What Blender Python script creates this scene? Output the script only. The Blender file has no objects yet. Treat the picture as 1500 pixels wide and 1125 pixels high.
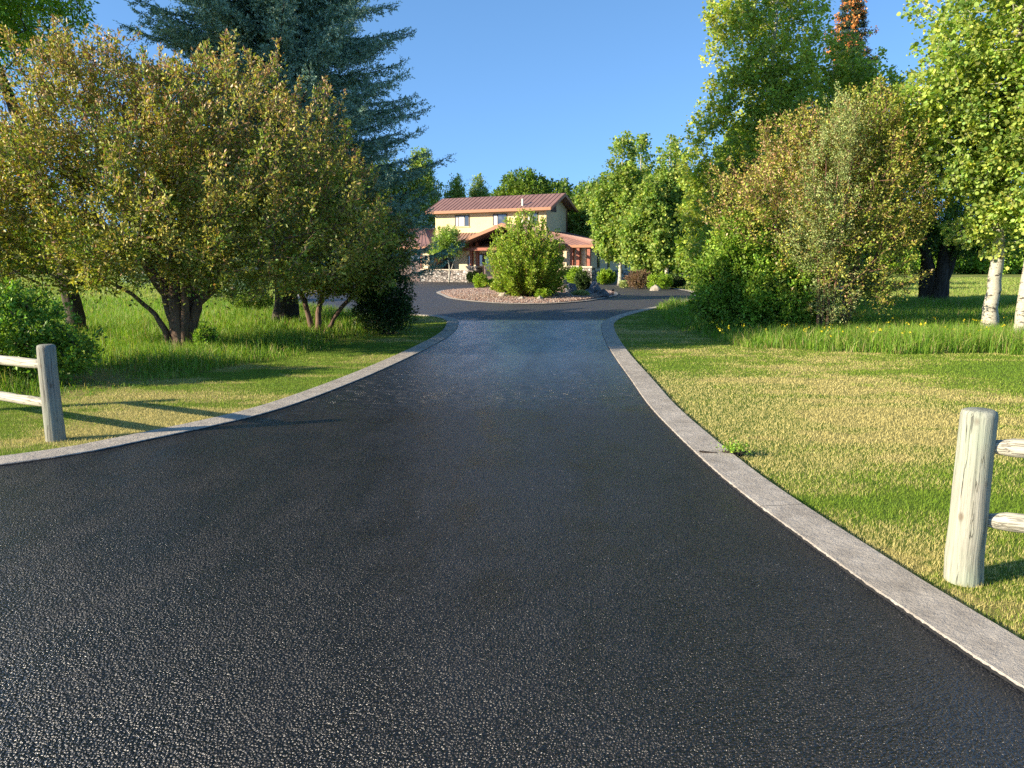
import bpy, math, random
import numpy as np
from mathutils import Vector
from mathutils.geometry import tessellate_polygon

random.seed(7); RNG = np.random.default_rng(11)
scene = bpy.context.scene
COL = scene.collection

# ------------------------------------------------------------ camera frame
F_PX, PITCH, CAM_H = 1130.0, math.radians(8.88), 1.65
CP, SP = math.cos(PITCH), math.sin(PITCH)
def P(px, py, z=0.0):
    """ground point seen at a photo pixel (1500 x 1125)"""
    v = py - 562.5
    fwd = F_PX * CP - v * SP; down = F_PX * SP + v * CP
    Y = (CAM_H - z) * fwd / down
    return ((px - 750.0) / fwd * Y, Y)

# ------------------------------------------------------------ object helpers
def tag(o, label=None, cat=None, group=None, kind=None):
    if label: o['label'] = label
    if cat: o['category'] = cat
    if group: o['group'] = group
    if kind: o['kind'] = kind
    return o

def empty(name, loc=(0, 0, 0), rz=0.0, label=None, cat=None, group=None):
    o = bpy.data.objects.new(name, None); COL.objects.link(o)
    o.location = loc; o.rotation_euler = (0, 0, rz); o.empty_display_size = 0.3
    return tag(o, label, cat, group)

def copy_tree(root):
    c = root.copy(); COL.objects.link(c)
    for ch in root.children:
        d = ch.copy(); COL.objects.link(d); d.parent = c
        for g in ch.children:
            e = g.copy(); COL.objects.link(e); e.parent = d
    return c

def np_mesh(name, verts, faces_flat, loop_totals, mat, parent=None, color=None, smooth=False, loc=(0, 0, 0), uv=None):
    me = bpy.data.meshes.new(name)
    nv = len(verts); nf = len(loop_totals); nl = len(faces_flat)
    me.vertices.add(nv); me.vertices.foreach_set('co', np.ascontiguousarray(verts, dtype=np.float32).ravel())
    me.loops.add(nl); me.loops.foreach_set('vertex_index', np.ascontiguousarray(faces_flat, dtype=np.int32))
    me.polygons.add(nf)
    st = np.zeros(nf, dtype=np.int32); st[1:] = np.cumsum(loop_totals)[:-1]
    me.polygons.foreach_set('loop_start', st)
    me.update(calc_edges=True)
    if smooth: me.polygons.foreach_set('use_smooth', np.ones(nf, dtype=bool))
    if color is not None:
        a = me.attributes.new('tint', 'FLOAT_COLOR', 'FACE')
        c = np.ones((nf, 4), dtype=np.float32); c[:, :3] = color
        a.data.foreach_set('color', c.ravel())
    if uv is not None:
        l = me.uv_layers.new(name='UVMap'); l.data.foreach_set('uv', np.ascontiguousarray(uv, dtype=np.float32).ravel())
    if mat: me.materials.append(mat)
    o = bpy.data.objects.new(name, me); COL.objects.link(o); o.location = loc
    if parent: o.parent = parent
    return o

class MB:
    """collects solids, then builds ONE mesh object"""
    def __init__(s): s.v = []; s.f = []
    def poly(s, pts, faces):
        b = len(s.v); s.v += [tuple(p) for p in pts]; s.f += [tuple(b + i for i in f) for f in faces]
    def box(s, x0, x1, y0, y1, z0, z1):
        s.poly([(x0,y0,z0),(x1,y0,z0),(x1,y1,z0),(x0,y1,z0),(x0,y0,z1),(x1,y0,z1),(x1,y1,z1),(x0,y1,z1)],
               [(0,3,2,1),(4,5,6,7),(0,1,5,4),(1,2,6,5),(2,3,7,6),(3,0,4,7)])
    def slab(s, quad, th):
        """a roof plane: four (or three) corners in order, given thickness downward"""
        n = len(quad); q = [Vector(p) for p in quad]
        lo = [p - Vector((0, 0, th)) for p in q]
        s.poly(q + lo, [tuple(range(n)), tuple(range(2*n-1, n-1, -1))] + [(i, n+i, n+(i+1) % n, (i+1) % n) for i in range(n)])
    def tube(s, pts, radii, n=10, caps=True, jitter=0.0, seed=0):
        rr = random.Random(seed); pts = [Vector(p) for p in pts]; rings = []
        for i, p in enumerate(pts):
            d = (pts[min(i+1, len(pts)-1)] - pts[max(i-1, 0)]).normalized()
            a = d.orthogonal().normalized() if i == 0 else (a - d * a.dot(d)).normalized()
            b = d.cross(a)
            rings.append([p + (a*math.cos(2*math.pi*k/n) + b*math.sin(2*math.pi*k/n)) * radii[i] * (1 + rr.uniform(-jitter, jitter)) for k in range(n)])
        base = len(s.v)
        for r in rings: s.v += [tuple(q) for q in r]
        for i in range(len(rings)-1):
            for k in range(n):
                s.f.append((base+i*n+k, base+i*n+(k+1) % n, base+(i+1)*n+(k+1) % n, base+(i+1)*n+k))
        if caps:
            s.f.append(tuple(base+k for k in reversed(range(n))))
            s.f.append(tuple(base+(len(rings)-1)*n+k for k in range(n)))
    def build(s, name, mat, parent=None, smooth=False, bevel=0.0, loc=(0, 0, 0)):
        me = bpy.data.meshes.new(name); me.from_pydata(s.v, [], s.f); me.update()
        me.materials.append(mat)
        if smooth: me.polygons.foreach_set('use_smooth', [True]*len(me.polygons))
        o = bpy.data.objects.new(name, me); COL.objects.link(o); o.location = loc
        if parent: o.parent = parent
        if bevel:
            m = o.modifiers.new('bevel', 'BEVEL'); m.width = bevel; m.segments = 2; m.limit_method = 'ANGLE'
        return o

# ------------------------------------------------------------ materials
class NT:
    def __init__(s, name):
        s.m = bpy.data.materials.new(name); s.m.use_nodes = True
        s.t = s.m.node_tree; s.t.nodes.clear()
        s.out = s.t.nodes.new('ShaderNodeOutputMaterial')
    def n(s, typ, ins=None, **kw):
        nd = s.t.nodes.new(typ)
        for k, v in kw.items(): setattr(nd, k, v)
        for k, v in (ins or {}).items():
            if isinstance(v, bpy.types.NodeSocket): s.t.links.new(v, nd.inputs[k])
            else: nd.inputs[k].default_value = v
        return nd
    def coord(s, kind='Object'): return s.n('ShaderNodeTexCoord').outputs[kind]
    def noise(s, vec, scale, detail=3, rough=0.55, out='Fac'):
        return s.n('ShaderNodeTexNoise', {'Vector': vec, 'Scale': scale, 'Detail': detail, 'Roughness': rough}).outputs[out]
    def ramp(s, fac, stops):
        r = s.n('ShaderNodeValToRGB', {'Fac': fac}); e = r.color_ramp.elements
        while len(e) < len(stops): e.new(0.5)
        for i, (p, c) in enumerate(stops):
            e[i].position = p; e[i].color = (c, c, c, 1) if isinstance(c, (int, float)) else (*c, 1)
        return r.outputs['Color']
    def mix(s, fac, a, b, mode='MIX'):
        nd = s.n('ShaderNodeMix', data_type='RGBA', blend_type=mode)
        for i, v in ((0, fac), (6, a), (7, b)):
            if isinstance(v, bpy.types.NodeSocket): s.t.links.new(v, nd.inputs[i])
            elif i == 0: nd.inputs[0].default_value = v
            else: nd.inputs[i].default_value = (*v, 1)
        return nd.outputs[2]
    def math(s, op, a, b=0.0, c=0.0):
        nd = s.n('ShaderNodeMath', operation=op)
        for i, v in enumerate((a, b, c)):
            if isinstance(v, bpy.types.NodeSocket): s.t.links.new(v, nd.inputs[i])
            else: nd.inputs[i].default_value = v
        return nd.outputs[0]
    def bump(s, h, dist, strength=1.0, normal=None):
        i = {'Height': h, 'Distance': dist, 'Strength': strength}
        if normal is not None: i['Normal'] = normal
        return s.n('ShaderNodeBump', i).outputs['Normal']
    def bsdf(s, col, rough=0.7, normal=None, spec=0.5, metal=0.0, coat=0.0):
        i = {'Roughness': rough, 'Specular IOR Level': spec, 'Metallic': metal, 'Coat Weight': coat}
        i['Base Color'] = col if isinstance(col, bpy.types.NodeSocket) else (*col, 1)
        if normal is not None: i['Normal'] = normal
        return s.n('ShaderNodeBsdfPrincipled', i).outputs[0]
    def done(s, sh): s.t.links.new(sh, s.out.inputs[0]); return s.m

def leaf_mat(name, trans=0.25, rough=0.5, spec=0.4):
    t = NT(name)
    c = t.n('ShaderNodeAttribute', attribute_name='tint').outputs['Color']
    g = t.bsdf(c, rough, spec=spec)
    c2 = t.mix(0.55, c, (0.55, 0.62, 0.05), 'MULTIPLY')
    c3 = t.mix(1.0, c2, (2.0, 2.0, 1.4), 'MULTIPLY')
    tr = t.n('ShaderNodeBsdfTranslucent', {'Color': c3}).outputs[0]
    return t.done(t.n('ShaderNodeMixShader', {0: trans, 1: g, 2: tr}).outputs[0])

def simple(name, col, rough=0.7, scale=8, var=0.15, bump=0.0, bscale=40, spec=0.5, metal=0.0):
    t = NT(name); co = t.coord()
    n = t.noise(co, scale, 5)
    a = tuple(max(0, x*(1-var)) for x in col); b = tuple(min(1, x*(1+var)) for x in col)
    c = t.ramp(n, [(0.3, a), (0.7, b)])
    nm = t.bump(t.noise(co, bscale, 4), bump) if bump else None
    return t.done(t.bsdf(c, rough, nm, spec, metal))

def bark_mat(name, dark, light, zs=0.18, scale=14, bump=0.02):
    t = NT(name); co = t.coord()
    mp = t.n('ShaderNodeMapping', {'Vector': co, 'Scale': (1, 1, zs)}).outputs[0]
    n = t.noise(mp, scale, 8, 0.65)
    c = t.ramp(n, [(0.32, dark), (0.68, light)])
    return t.done(t.bsdf(c, 0.9, t.bump(n, bump), 0.2))

def aspen_bark():
    t = NT('aspen_bark'); co = t.coord()
    mp = t.n('ShaderNodeMapping', {'Vector': co, 'Scale': (1, 1, 2.6)}).outputs[0]
    n = t.noise(mp, 3.4, 8, 0.75); n2 = t.noise(co, 30, 4)
    z = t.n('ShaderNodeSeparateXYZ', {'Vector': co}).outputs['Z']
    low = t.ramp(t.math('MULTIPLY_ADD', n2, 0.35, z), [(0.18, 1.0), (0.6, 0.0)])
    m = t.ramp(n, [(0.56, 0.0), (0.60, 1.0)])
    m = t.math('MAXIMUM', m, t.math('MULTIPLY', low, t.ramp(t.noise(co, 9, 5), [(0.4, 0.0), (0.5, 1.0)])))
    c = t.mix(m, t.ramp(n2, [(0.3, (0.30, 0.28, 0.21)), (0.7, (0.50, 0.47, 0.38))]), (0.05, 0.042, 0.032))
    return t.done(t.bsdf(c, 0.75, t.bump(m, -0.01), 0.3))

M = {}
M['leaf'] = leaf_mat('leaf')
M['leaf_soft'] = leaf_mat('leaf_soft', 0.4, 0.55)
M['needle'] = leaf_mat('needle', 0.08, 0.6, 0.3)
M['blade'] = leaf_mat('grass_blade', 0.35, 0.5, 0.3)
M['bark_crab'] = bark_mat('crab_bark', (0.05, 0.032, 0.024), (0.25, 0.165, 0.12))
M['bark_red'] = bark_mat('red_bark', (0.07, 0.035, 0.022), (0.26, 0.15, 0.10))
M['bark_dark'] = bark_mat('dark_bark', (0.02, 0.016, 0.013), (0.09, 0.07, 0.055))
M['bark_aspen'] = aspen_bark()

def grass_colour(t, co):
    """patchy lawn colour shared by soil and blades, from world position"""
    n1 = t.noise(co, 0.30, 3, 0.5); n2 = t.noise(co, 1.7, 4, 0.6)
    mp = t.n('ShaderNodeMapping', {'Vector': co, 'Rotation': (0, 0, 0.35), 'Scale': (0.25, 1.5, 1)}).outputs[0]
    n3 = t.noise(mp, 1.1, 3, 0.5)
    dry = t.math('ADD', t.math('MULTIPLY', n1, 0.9), t.math('MULTIPLY', n2, 0.45))
    dry = t.math('ADD', dry, t.math('MULTIPLY', n3, 0.55))
    sx = t.n('ShaderNodeSeparateXYZ', {'Vector': co})
    # drier along the sunny kerb of the right lawn and at the post
    return dry, sx

def soil_mat():
    t = NT('lawn_soil'); co = t.coord()
    dry, sx = grass_colour(t, co)
    c = t.ramp(dry, [(0.85, (0.13, 0.21, 0.022)), (1.05, (0.20, 0.25, 0.036)), (1.25, (0.36, 0.32, 0.10))])
    fine = t.noise(co, 55, 5, 0.7)
    c = t.mix(t.ramp(fine, [(0.35, 0.55), (0.65, 0.0)]), c, (0.06, 0.08, 0.015))
    return t.done(t.bsdf(c, 0.95, t.bump(fine, 0.03), 0.15))
M['soil'] = soil_mat()

def lawn_blade_mat():
    t = NT('mown_blade'); co = t.coord()
    dry, sx = grass_colour(t, co)
    tint = t.n('ShaderNodeAttribute', attribute_name='tint')
    r = t.n('ShaderNodeSeparateColor', {'Color': tint.outputs['Color']})
    d2 = t.math('ADD', dry, t.math('MULTIPLY_ADD', r.outputs[0], 0.26, -0.16))
    d2 = t.math('ADD', d2, t.math('MULTIPLY', r.outputs[1], 0.5))
    c = t.ramp(d2, [(0.75, (0.17, 0.30, 0.022)), (1.05, (0.30, 0.40, 0.04)), (1.24, (0.46, 0.46, 0.09)), (1.5, (0.66, 0.57, 0.22))])
    g = t.bsdf(c, 0.6, spec=0.3)
    tr = t.n('ShaderNodeBsdfTranslucent', {'Color': c}).outputs[0]
    return t.done(t.n('ShaderNodeMixShader', {0: 0.35, 1: g, 2: tr}).outputs[0])
M['mown'] = lawn_blade_mat()

def asphalt_mat():
    t = NT('wet_sealed_asphalt'); co = t.coord()
    st = t.n('ShaderNodeTexVoronoi', {'Vector': co, 'Scale': 92.0, 'Randomness': 1.0}, feature='F1')
    st2 = t.n('ShaderNodeTexVoronoi', {'Vector': co, 'Scale': 40.0, 'Randomness': 1.0}, feature='SMOOTH_F1')
    h = t.math('ADD', t.math('MULTIPLY', st.outputs['Distance'], -1.0), t.math('MULTIPLY', st2.outputs['Distance'], -0.45))
    grain = t.noise(co, 190, 3, 0.6)
    h = t.math('ADD', h, t.math('MULTIPLY', grain, 0.35))
    big = t.noise(co, 0.33, 4, 0.6); mid = t.noise(co, 2.3, 5, 0.6)
    # a few stones keep their own pale colour
    rnd = t.n('ShaderNodeSeparateColor', {'Color': st.outputs['Color']}).outputs[0]
    pale = t.math('MULTIPLY', t.math('MULTIPLY', t.math('GREATER_THAN', rnd, 0.968), t.math('LESS_THAN', st.outputs['Distance'], 0.26)), t.ramp(t.noise(co, 1.4, 6, 0.8), [(0.42, 0.0), (0.6, 1.0)]))
    base = t.ramp(t.math('ADD', t.math('MULTIPLY', big, 0.6), t.math('MULTIPLY', mid, 0.4)), [(0.35, (0.015, 0.0128, 0.0105)), (0.65, (0.029, 0.025, 0.021))])
    stone = t.math('MULTIPLY', t.math('POWER', rnd, 3.0), t.ramp(st.outputs['Distance'], [(0.25, 1.0), (0.5, 0.0)]))
    base = t.mix(stone, base, (0.062, 0.058, 0.055))
    base = t.mix(t.ramp(st.outputs['Distance'], [(0.45, 0.0), (0.7, 0.85)]), base, (0.003, 0.003, 0.003))
    c = t.mix(t.math('MULTIPLY', pale, 0.8), base, (0.60, 0.57, 0.53))
    mp = t.n('ShaderNodeMapping', {'Vector': co, 'Scale': (1.6, 0.45, 1)}).outputs[0]
    swirl = t.n('ShaderNodeTexNoise', {'Vector': mp, 'Scale': 0.9, 'Detail': 4, 'Distortion': 1.6}).outputs['Fac']
    rough = t.ramp(t.math('ADD', t.math('MULTIPLY', swirl, 0.65), t.math('MULTIPLY', mid, 0.35)), [(0.38, 0.23), (0.62, 0.40)])
    # bump fades where stones are smaller than a pixel only through geometry, distance is real stone relief
    nm = t.bump(h, 0.0125, 1.0)
    ysel = t.n('ShaderNodeSeparateXYZ', {'Vector': co}).outputs['Y']
    band = t.ramp(t.math('MULTIPLY_ADD', ysel, 0.1, -0.8), [(0.0, 0.0), (0.12, 1.0), (0.38, 1.0), (0.5, 0.0)])
    lump = t.n('ShaderNodeTexVoronoi', {'Vector': co, 'Scale': 5.5}, feature='F1').outputs['Distance']
    nm = t.bump(t.math('MULTIPLY', lump, band), -0.05, 0.8, nm)
    nm = t.bump(mid, 0.008, 0.3, nm)
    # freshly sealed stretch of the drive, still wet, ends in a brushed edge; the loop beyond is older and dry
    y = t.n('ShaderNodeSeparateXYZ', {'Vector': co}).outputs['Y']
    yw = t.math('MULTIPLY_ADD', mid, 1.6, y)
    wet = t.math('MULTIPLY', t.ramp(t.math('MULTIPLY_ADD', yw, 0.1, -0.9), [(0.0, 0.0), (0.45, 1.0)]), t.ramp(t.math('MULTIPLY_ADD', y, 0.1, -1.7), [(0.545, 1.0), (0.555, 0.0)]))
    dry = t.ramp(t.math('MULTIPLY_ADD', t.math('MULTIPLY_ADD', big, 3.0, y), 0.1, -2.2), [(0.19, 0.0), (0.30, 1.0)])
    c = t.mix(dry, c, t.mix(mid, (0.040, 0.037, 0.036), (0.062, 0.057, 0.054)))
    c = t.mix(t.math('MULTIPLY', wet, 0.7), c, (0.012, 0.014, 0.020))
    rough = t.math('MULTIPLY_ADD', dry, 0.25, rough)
    p = t.bsdf(c, rough, nm, 0.55).node
    t.t.links.new(t.math('MULTIPLY', wet, t.ramp(swirl, [(0.35, 1.0), (0.7, 0.55)])), p.inputs['Coat Weight'])
    p.inputs['Coat Roughness'].default_value = 0.36; p.inputs['Coat IOR'].default_value = 1.8
    t.t.links.new(t.bump(h, 0.005, 0.7, t.bump(mid, 0.012, 0.6)), p.inputs['Coat Normal'])
    return t.done(p.outputs[0])
M['asphalt'] = asphalt_mat()

def kerb_mat():
    t = NT('kerb_concrete'); co = t.coord()
    uv = t.n('ShaderNodeSeparateXYZ', {'Vector': t.coord('UV')})
    n = t.noise(co, 6, 6, 0.6); f = t.noise(co, 90, 4, 0.7); b = t.noise(co, 22, 4, 0.6)
    c = t.ramp(n, [(0.3, (0.32, 0.285, 0.235)), (0.7, (0.50, 0.45, 0.375))])
    c = t.mix(t.ramp(f, [(0.45, 0.0), (0.7, 0.4)]), c, (0.16, 0.145, 0.13))
    fr = t.math('FRACT', t.math('MULTIPLY', uv.outputs['X'], 0.36))
    joint = t.math('LESS_THAN', fr, 0.0035)
    c = t.mix(t.math('MULTIPLY', joint, 0.75), c, (0.05, 0.047, 0.04))
    st = t.ramp(t.noise(co, 1.3, 7, 0.7), [(0.5, 0.0), (0.72, 0.55)])
    c = t.mix(st, c, (0.17, 0.145, 0.115))
    # tar splashed on the road-side lip
    lip = t.math('LESS_THAN', uv.outputs['Y'], t.math('MULTIPLY_ADD', b, 0.05, 0.0))
    c = t.mix(lip, c, (0.02, 0.02, 0.02))
    h = t.math('ADD', f, t.math('MULTIPLY', joint, -2.0))
    return t.done(t.bsdf(c, 0.85, t.bump(t.math('ADD', h, t.math('MULTIPLY', b, 1.6)), 0.008), 0.3))
M['kerb'] = kerb_mat()

def wood_mat(name, dark, light, green=0.0):
    t = NT(name); co = t.coord('Generated'); ob = t.coord()
    mp = t.n('ShaderNodeMapping', {'Vector': ob, 'Scale': (22, 22, 0.6)}).outputs[0]
    n = t.noise(mp, 3.0, 6, 0.65); cr = t.n('ShaderNodeTexNoise', {'Vector': mp, 'Scale': 0.8, 'Detail': 5, 'Distortion': 0.4}).outputs['Fac']
    c = t.ramp(n, [(0.3, dark), (0.7, light)])
    if green:
        c = t.mix(t.ramp(t.noise(ob, 3, 4), [(0.4, 0.0), (0.65, green)]), c, (0.28, 0.36, 0.26))
    crack = t.ramp(cr, [(0.492, 0.0), (0.5, 1.0), (0.508, 0.0)])
    c = t.mix(t.math('MULTIPLY', crack, 0.6), c, tuple(x*0.3 for x in dark))
    fine = t.ramp(t.noise(mp, 7.0, 3, 0.6), [(0.55, 0.0), (0.62, 1.0)])
    c = t.mix(t.math('MULTIPLY', fine, 0.4), c, tuple(x*0.5 for x in dark))
    kn = t.n('ShaderNodeTexVoronoi', {'Vector': t.n('ShaderNodeMapping', {'Vector': ob, 'Scale': (1, 1, .6)}).outputs[0], 'Scale': 7.0}, feature='F1').outputs['Distance']
    c = t.mix(t.ramp(kn, [(0.05, 0.7), (0.13, 0.0)]), c, (0.12, 0.085, 0.055))
    z = t.n('ShaderNodeSeparateXYZ', {'Vector': co}).outputs['Z']
    c = t.mix(t.ramp(t.math('MULTIPLY_ADD', n, 0.1, z), [(0.06, 0.5), (0.17, 0.0)]), c, (0.36, 0.26, 0.16))
    return t.done(t.bsdf(c, 0.85, t.bump(t.math('SUBTRACT', n, crack), 0.006), 0.25))
M['post_green'] = wood_mat('weathered_greenish_wood', (0.20, 0.205, 0.16), (0.40, 0.385, 0.31), 0.5)
M['post_grey'] = wood_mat('weathered_grey_wood', (0.17, 0.17, 0.14), (0.33, 0.32, 0.26), 0.3)

def rail_mat():
    t = NT('bleached_rail_wood'); ob = t.coord()
    mp = t.n('ShaderNodeMapping', {'Vector': ob, 'Scale': (1.2, 26, 26)}).outputs[0]
    n = t.noise(mp, 3.0, 6, 0.65)
    crack = t.ramp(t.noise(mp, 1.1, 4), [(0.475, 0.0), (0.5, 1.0), (0.525, 0.0)])
    c = t.ramp(n, [(0.3, (0.34, 0.32, 0.24)), (0.7, (0.60, 0.57, 0.46))])
    c = t.mix(t.math('MULTIPLY', crack, 0.45), c, (0.12, 0.10, 0.07))
    return t.done(t.bsdf(c, 0.85, t.bump(t.math('SUBTRACT', n, crack), 0.005), 0.25))
M['rail'] = rail_mat()
M['endgrain'] = simple('end_grain', (0.30, 0.24, 0.16), 0.9, 30, 0.5, 0.005, 60)

def gravel_mat():
    t = NT('gravel'); co = t.coord()
    v = t.n('ShaderNodeTexVoronoi', {'Vector': co, 'Scale': 9.0}, feature='F1')
    c = t.ramp(t.n('ShaderNodeSeparateColor', {'Color': v.outputs['Color']}).outputs[0], [(0.0, (0.16, 0.09, 0.065)), (0.4, (0.34, 0.22, 0.16)), (0.75, (0.24, 0.14, 0.105)), (1.0, (0.42, 0.31, 0.24))])
    h = t.math('MULTIPLY', v.outputs['Distance'], -1.0)
    return t.done(t.bsdf(c, 0.9, t.bump(h, 0.06), 0.2))
M['gravel'] = gravel_mat()

def tint_mat(name, rough=0.9):
    t = NT(name); c = t.n('ShaderNodeAttribute', attribute_name='tint').outputs['Color']
    return t.done(t.bsdf(c, rough, t.bump(t.noise(t.coord(), 60, 3), 0.01), 0.25))
M['pebble'] = tint_mat('pebble')
M['rock_blue'] = simple('blue_grey_rock', (0.13, 0.14, 0.155), 0.85, 5, 0.5, 0.05, 9)
M['rock_tan'] = simple('tan_rock', (0.32, 0.28, 0.22), 0.85, 5, 0.3, 0.05, 9)

def stucco(name, col):
    t = NT(name); co = t.coord()
    n = t.noise(co, 0.8, 4, 0.5); f = t.noise(co, 60, 4, 0.6)
    c = t.ramp(n, [(0.3, tuple(x*0.93 for x in col)), (0.7, tuple(min(1, x*1.05) for x in col))])
    return t.done(t.bsdf(c, 0.9, t.bump(f, 0.01), 0.2))
M['stucco'] = stucco('yellow_stucco', (0.72, 0.55, 0.31))
M['stucco_low'] = stucco('tan_stucco', (0.60, 0.50, 0.33))

def metal_roof():
    t = NT('rust_metal_roof'); uv = t.coord('UV')
    x = t.n('ShaderNodeSeparateXYZ', {'Vector': uv}).outputs['X']
    n = t.noise(t.coord(), 1.2, 4)
    c = t.ramp(n, [(0.3, (0.205, 0.112, 0.09)), (0.7, (0.27, 0.15, 0.12))])
    return t.done(t.bsdf(c, 0.45, None, 0.5, 0.0))
M['roof'] = metal_roof()
M['fascia'] = simple('rust_fascia', (0.30, 0.125, 0.055), 0.6, 6, 0.15)
M['soffit'] = simple('brown_timber', (0.16, 0.065, 0.035), 0.7, 10, 0.35, 0.004, 30)
M['timber'] = simple('red_brown_timber', (0.26, 0.075, 0.038), 0.65, 9, 0.35, 0.004, 30)
M['door_brown'] = simple('dark_brown_door', (0.085, 0.038, 0.03), 0.5, 9, 0.3)
M['dark_frame'] = simple('dark_bronze_frame', (0.035, 0.024, 0.02), 0.5, 9, 0.2)
M['white_trim'] = simple('pale_trim', (0.55, 0.50, 0.42), 0.7, 9, 0.1)
def glass():
    t = NT('window_glass'); n = t.noise(t.coord(), 1.5, 3)
    c = t.ramp(n, [(0.4, (0.03, 0.035, 0.04)), (0.6, (0.08, 0.085, 0.09))])
    return t.done(t.bsdf(c, 0.06, None, 1.0, 0.0, 0.4))
M['glass'] = glass()
M['curtain'] = simple('white_blind', (0.70, 0.70, 0.68), 0.8, 4, 0.06)
M['lamp_metal'] = simple('black_metal', (0.02, 0.018, 0.016), 0.45, 9, 0.2)
def fieldstone():
    t = NT('fieldstone'); co = t.coord()
    mp = t.n('ShaderNodeMapping', {'Vector': co, 'Scale': (1, 1, 1.35)}).outputs[0]
    v = t.n('ShaderNodeTexVoronoi', {'Vector': mp, 'Scale': 3.6}, feature='F1')
    e = t.n('ShaderNodeTexVoronoi', {'Vector': mp, 'Scale': 3.6}, feature='DISTANCE_TO_EDGE').outputs['Distance']
    c = t.ramp(t.n('ShaderNodeSeparateColor', {'Color': v.outputs['Color']}).outputs[0], [(0.0, (0.10, 0.085, 0.075)), (0.4, (0.36, 0.33, 0.29)), (0.7, (0.22, 0.17, 0.14)), (1.0, (0.56, 0.54, 0.50))])
    m = t.ramp(e, [(0.02, 1.0), (0.07, 0.0)])
    c = t.mix(m, c, (0.045, 0.04, 0.036))
    return t.done(t.bsdf(c, 0.9, t.bump(t.math('MULTIPLY', m, -1.0), 0.05), 0.2))
M['fieldstone'] = fieldstone()
M['capstone'] = simple('tan_capstone', (0.52, 0.43, 0.32), 0.85, 5, 0.25, 0.02, 20)

# ------------------------------------------------------------ leaves and limbs (numpy)
def norm(a): return a / np.maximum(np.linalg.norm(a, axis=1, keepdims=True), 1e-9)
def hsvar(base, n, rng, var=0.18, yel=0.12):
    """per-leaf colours around a base colour"""
    c = np.tile(np.array(base, dtype=float), (n, 1))
    k = rng.normal(1, var, (n, 1)).clip(0.45, 1.7); c *= k
    y = rng.normal(0, yel, n); c[:, 0] *= (1 + y).clip(0.5, 1.8); c[:, 2] *= (1 - y*0.6).clip(0.4, 1.6)
    return c.clip(0.004, 0.9)

def leaf_object(name, pos, d, nrm, L, W, colours, mat, parent, round_=False, fold=0.25, loc=(0, 0, 0)):
    n = len(pos); d = norm(d); s = norm(np.cross(d, nrm)); u = np.cross(s, d)
    L = np.broadcast_to(np.asarray(L, dtype=float), (n,))[:, None]; W = np.broadcast_to(np.asarray(W, dtype=float), (n,))[:, None]
    if round_:
        v = np.stack([pos, pos + d*L*.28 + s*W*.5 + u*W*fold*.5, pos + d*L*.72 + s*W*.42 + u*W*fold*.4, pos + d*L,
                      pos + d*L*.72 - s*W*.42 + u*W*fold*.4, pos + d*L*.28 - s*W*.5 + u*W*fold*.5], axis=1)
        k = 6; tpl = np.array([0, 3, 2, 1, 0, 5, 4, 3])[[0, 1, 2, 3, 4, 5, 6, 7]]; tot = 4
    else:
        v = np.stack([pos, pos + d*L*.45 + s*W*.5 + u*W*fold, pos + d*L, pos + d*L*.45 - s*W*.5 + u*W*fold], axis=1)
        k = 4; tpl = np.array([0, 2, 1, 0, 3, 2]); tot = 3
    idx = (np.arange(n)[:, None]*k + tpl[None, :]).ravel()
    return np_mesh(name, v.reshape(-1, 3), idx, np.full(2*n, tot), mat, parent, np.repeat(colours, 2, axis=0), loc=loc)

def tubes_object(name, segs, mat, parent, sides=5):
    """segs: list of (p0, p1, r0, r1) frusta in one mesh"""
    A = np.array([s[0] for s in segs], float); B = np.array([s[1] for s in segs], float)
    ra = np.array([s[2] for s in segs])[:, None]; rb = np.array([s[3] for s in segs])[:, None]
    d = norm(B - A); ref = np.where(np.abs(d[:, 2:3]) > 0.9, np.array([[1., 0, 0]]), np.array([[0., 0, 1.]]))
    a = norm(np.cross(d, ref)); b = np.cross(d, a); n = len(A); V = []
    for k in range(sides):
        t = 2*math.pi*k/sides; V.append(A - d*ra*.3 + (a*math.cos(t) + b*math.sin(t))*ra)
    for k in range(sides):
        t = 2*math.pi*k/sides; V.append(B + d*rb*.3 + (a*math.cos(t) + b*math.sin(t))*rb)
    v = np.stack(V, axis=1).reshape(-1, 3)
    tpl = np.array([[k, (k+1) % sides, sides+(k+1) % sides, sides+k] for k in range(sides)]).ravel()
    idx = (np.arange(n)[:, None]*2*sides + tpl[None, :]).ravel()
    return np_mesh(name, v, idx, np.full(n*sides, 4), mat, parent, smooth=True)

def swirl_noise(p, rng, freq):
    """cheap smooth 3-D noise in -1..1 from a few rotated sines"""
    out = np.zeros(len(p))
    for _ in range(5):
        k = rng.normal(0, freq, 3); out += np.sin(p @ k + rng.uniform(0, 6.28))
    return out/2.6

def sample_blobs(blobs, n, rng, gap=0.35, freq=1.6, shell=2.2):
    w = np.array([b[3]*b[4]*b[5] for b in blobs])**0.8; w = w/w.sum(); pts = []
    nr = np.random.default_rng(rng.integers(1 << 30))
    while sum(len(p) for p in pts) < n:
        bi = rng.choice(len(blobs), n, p=w); B = np.array([b[:6] for b in blobs])[bi]
        d = norm(rng.normal(size=(n, 3))); r = rng.random(n)**(1/shell/1.4)
        q = B[:, :3] + d*B[:, 3:6]*r[:, None]
        q0 = q; m = swirl_noise(q0, np.random.default_rng(5), freq) > (-1 + gap*2 - 0.35)*0.55 - 0.25
        q = q[m & (q[:, 2] > min(0.12, 0.3*min(bb[2] for bb in blobs)))]
        pts.append(q)
    return np.concatenate(pts)[:n]

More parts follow.
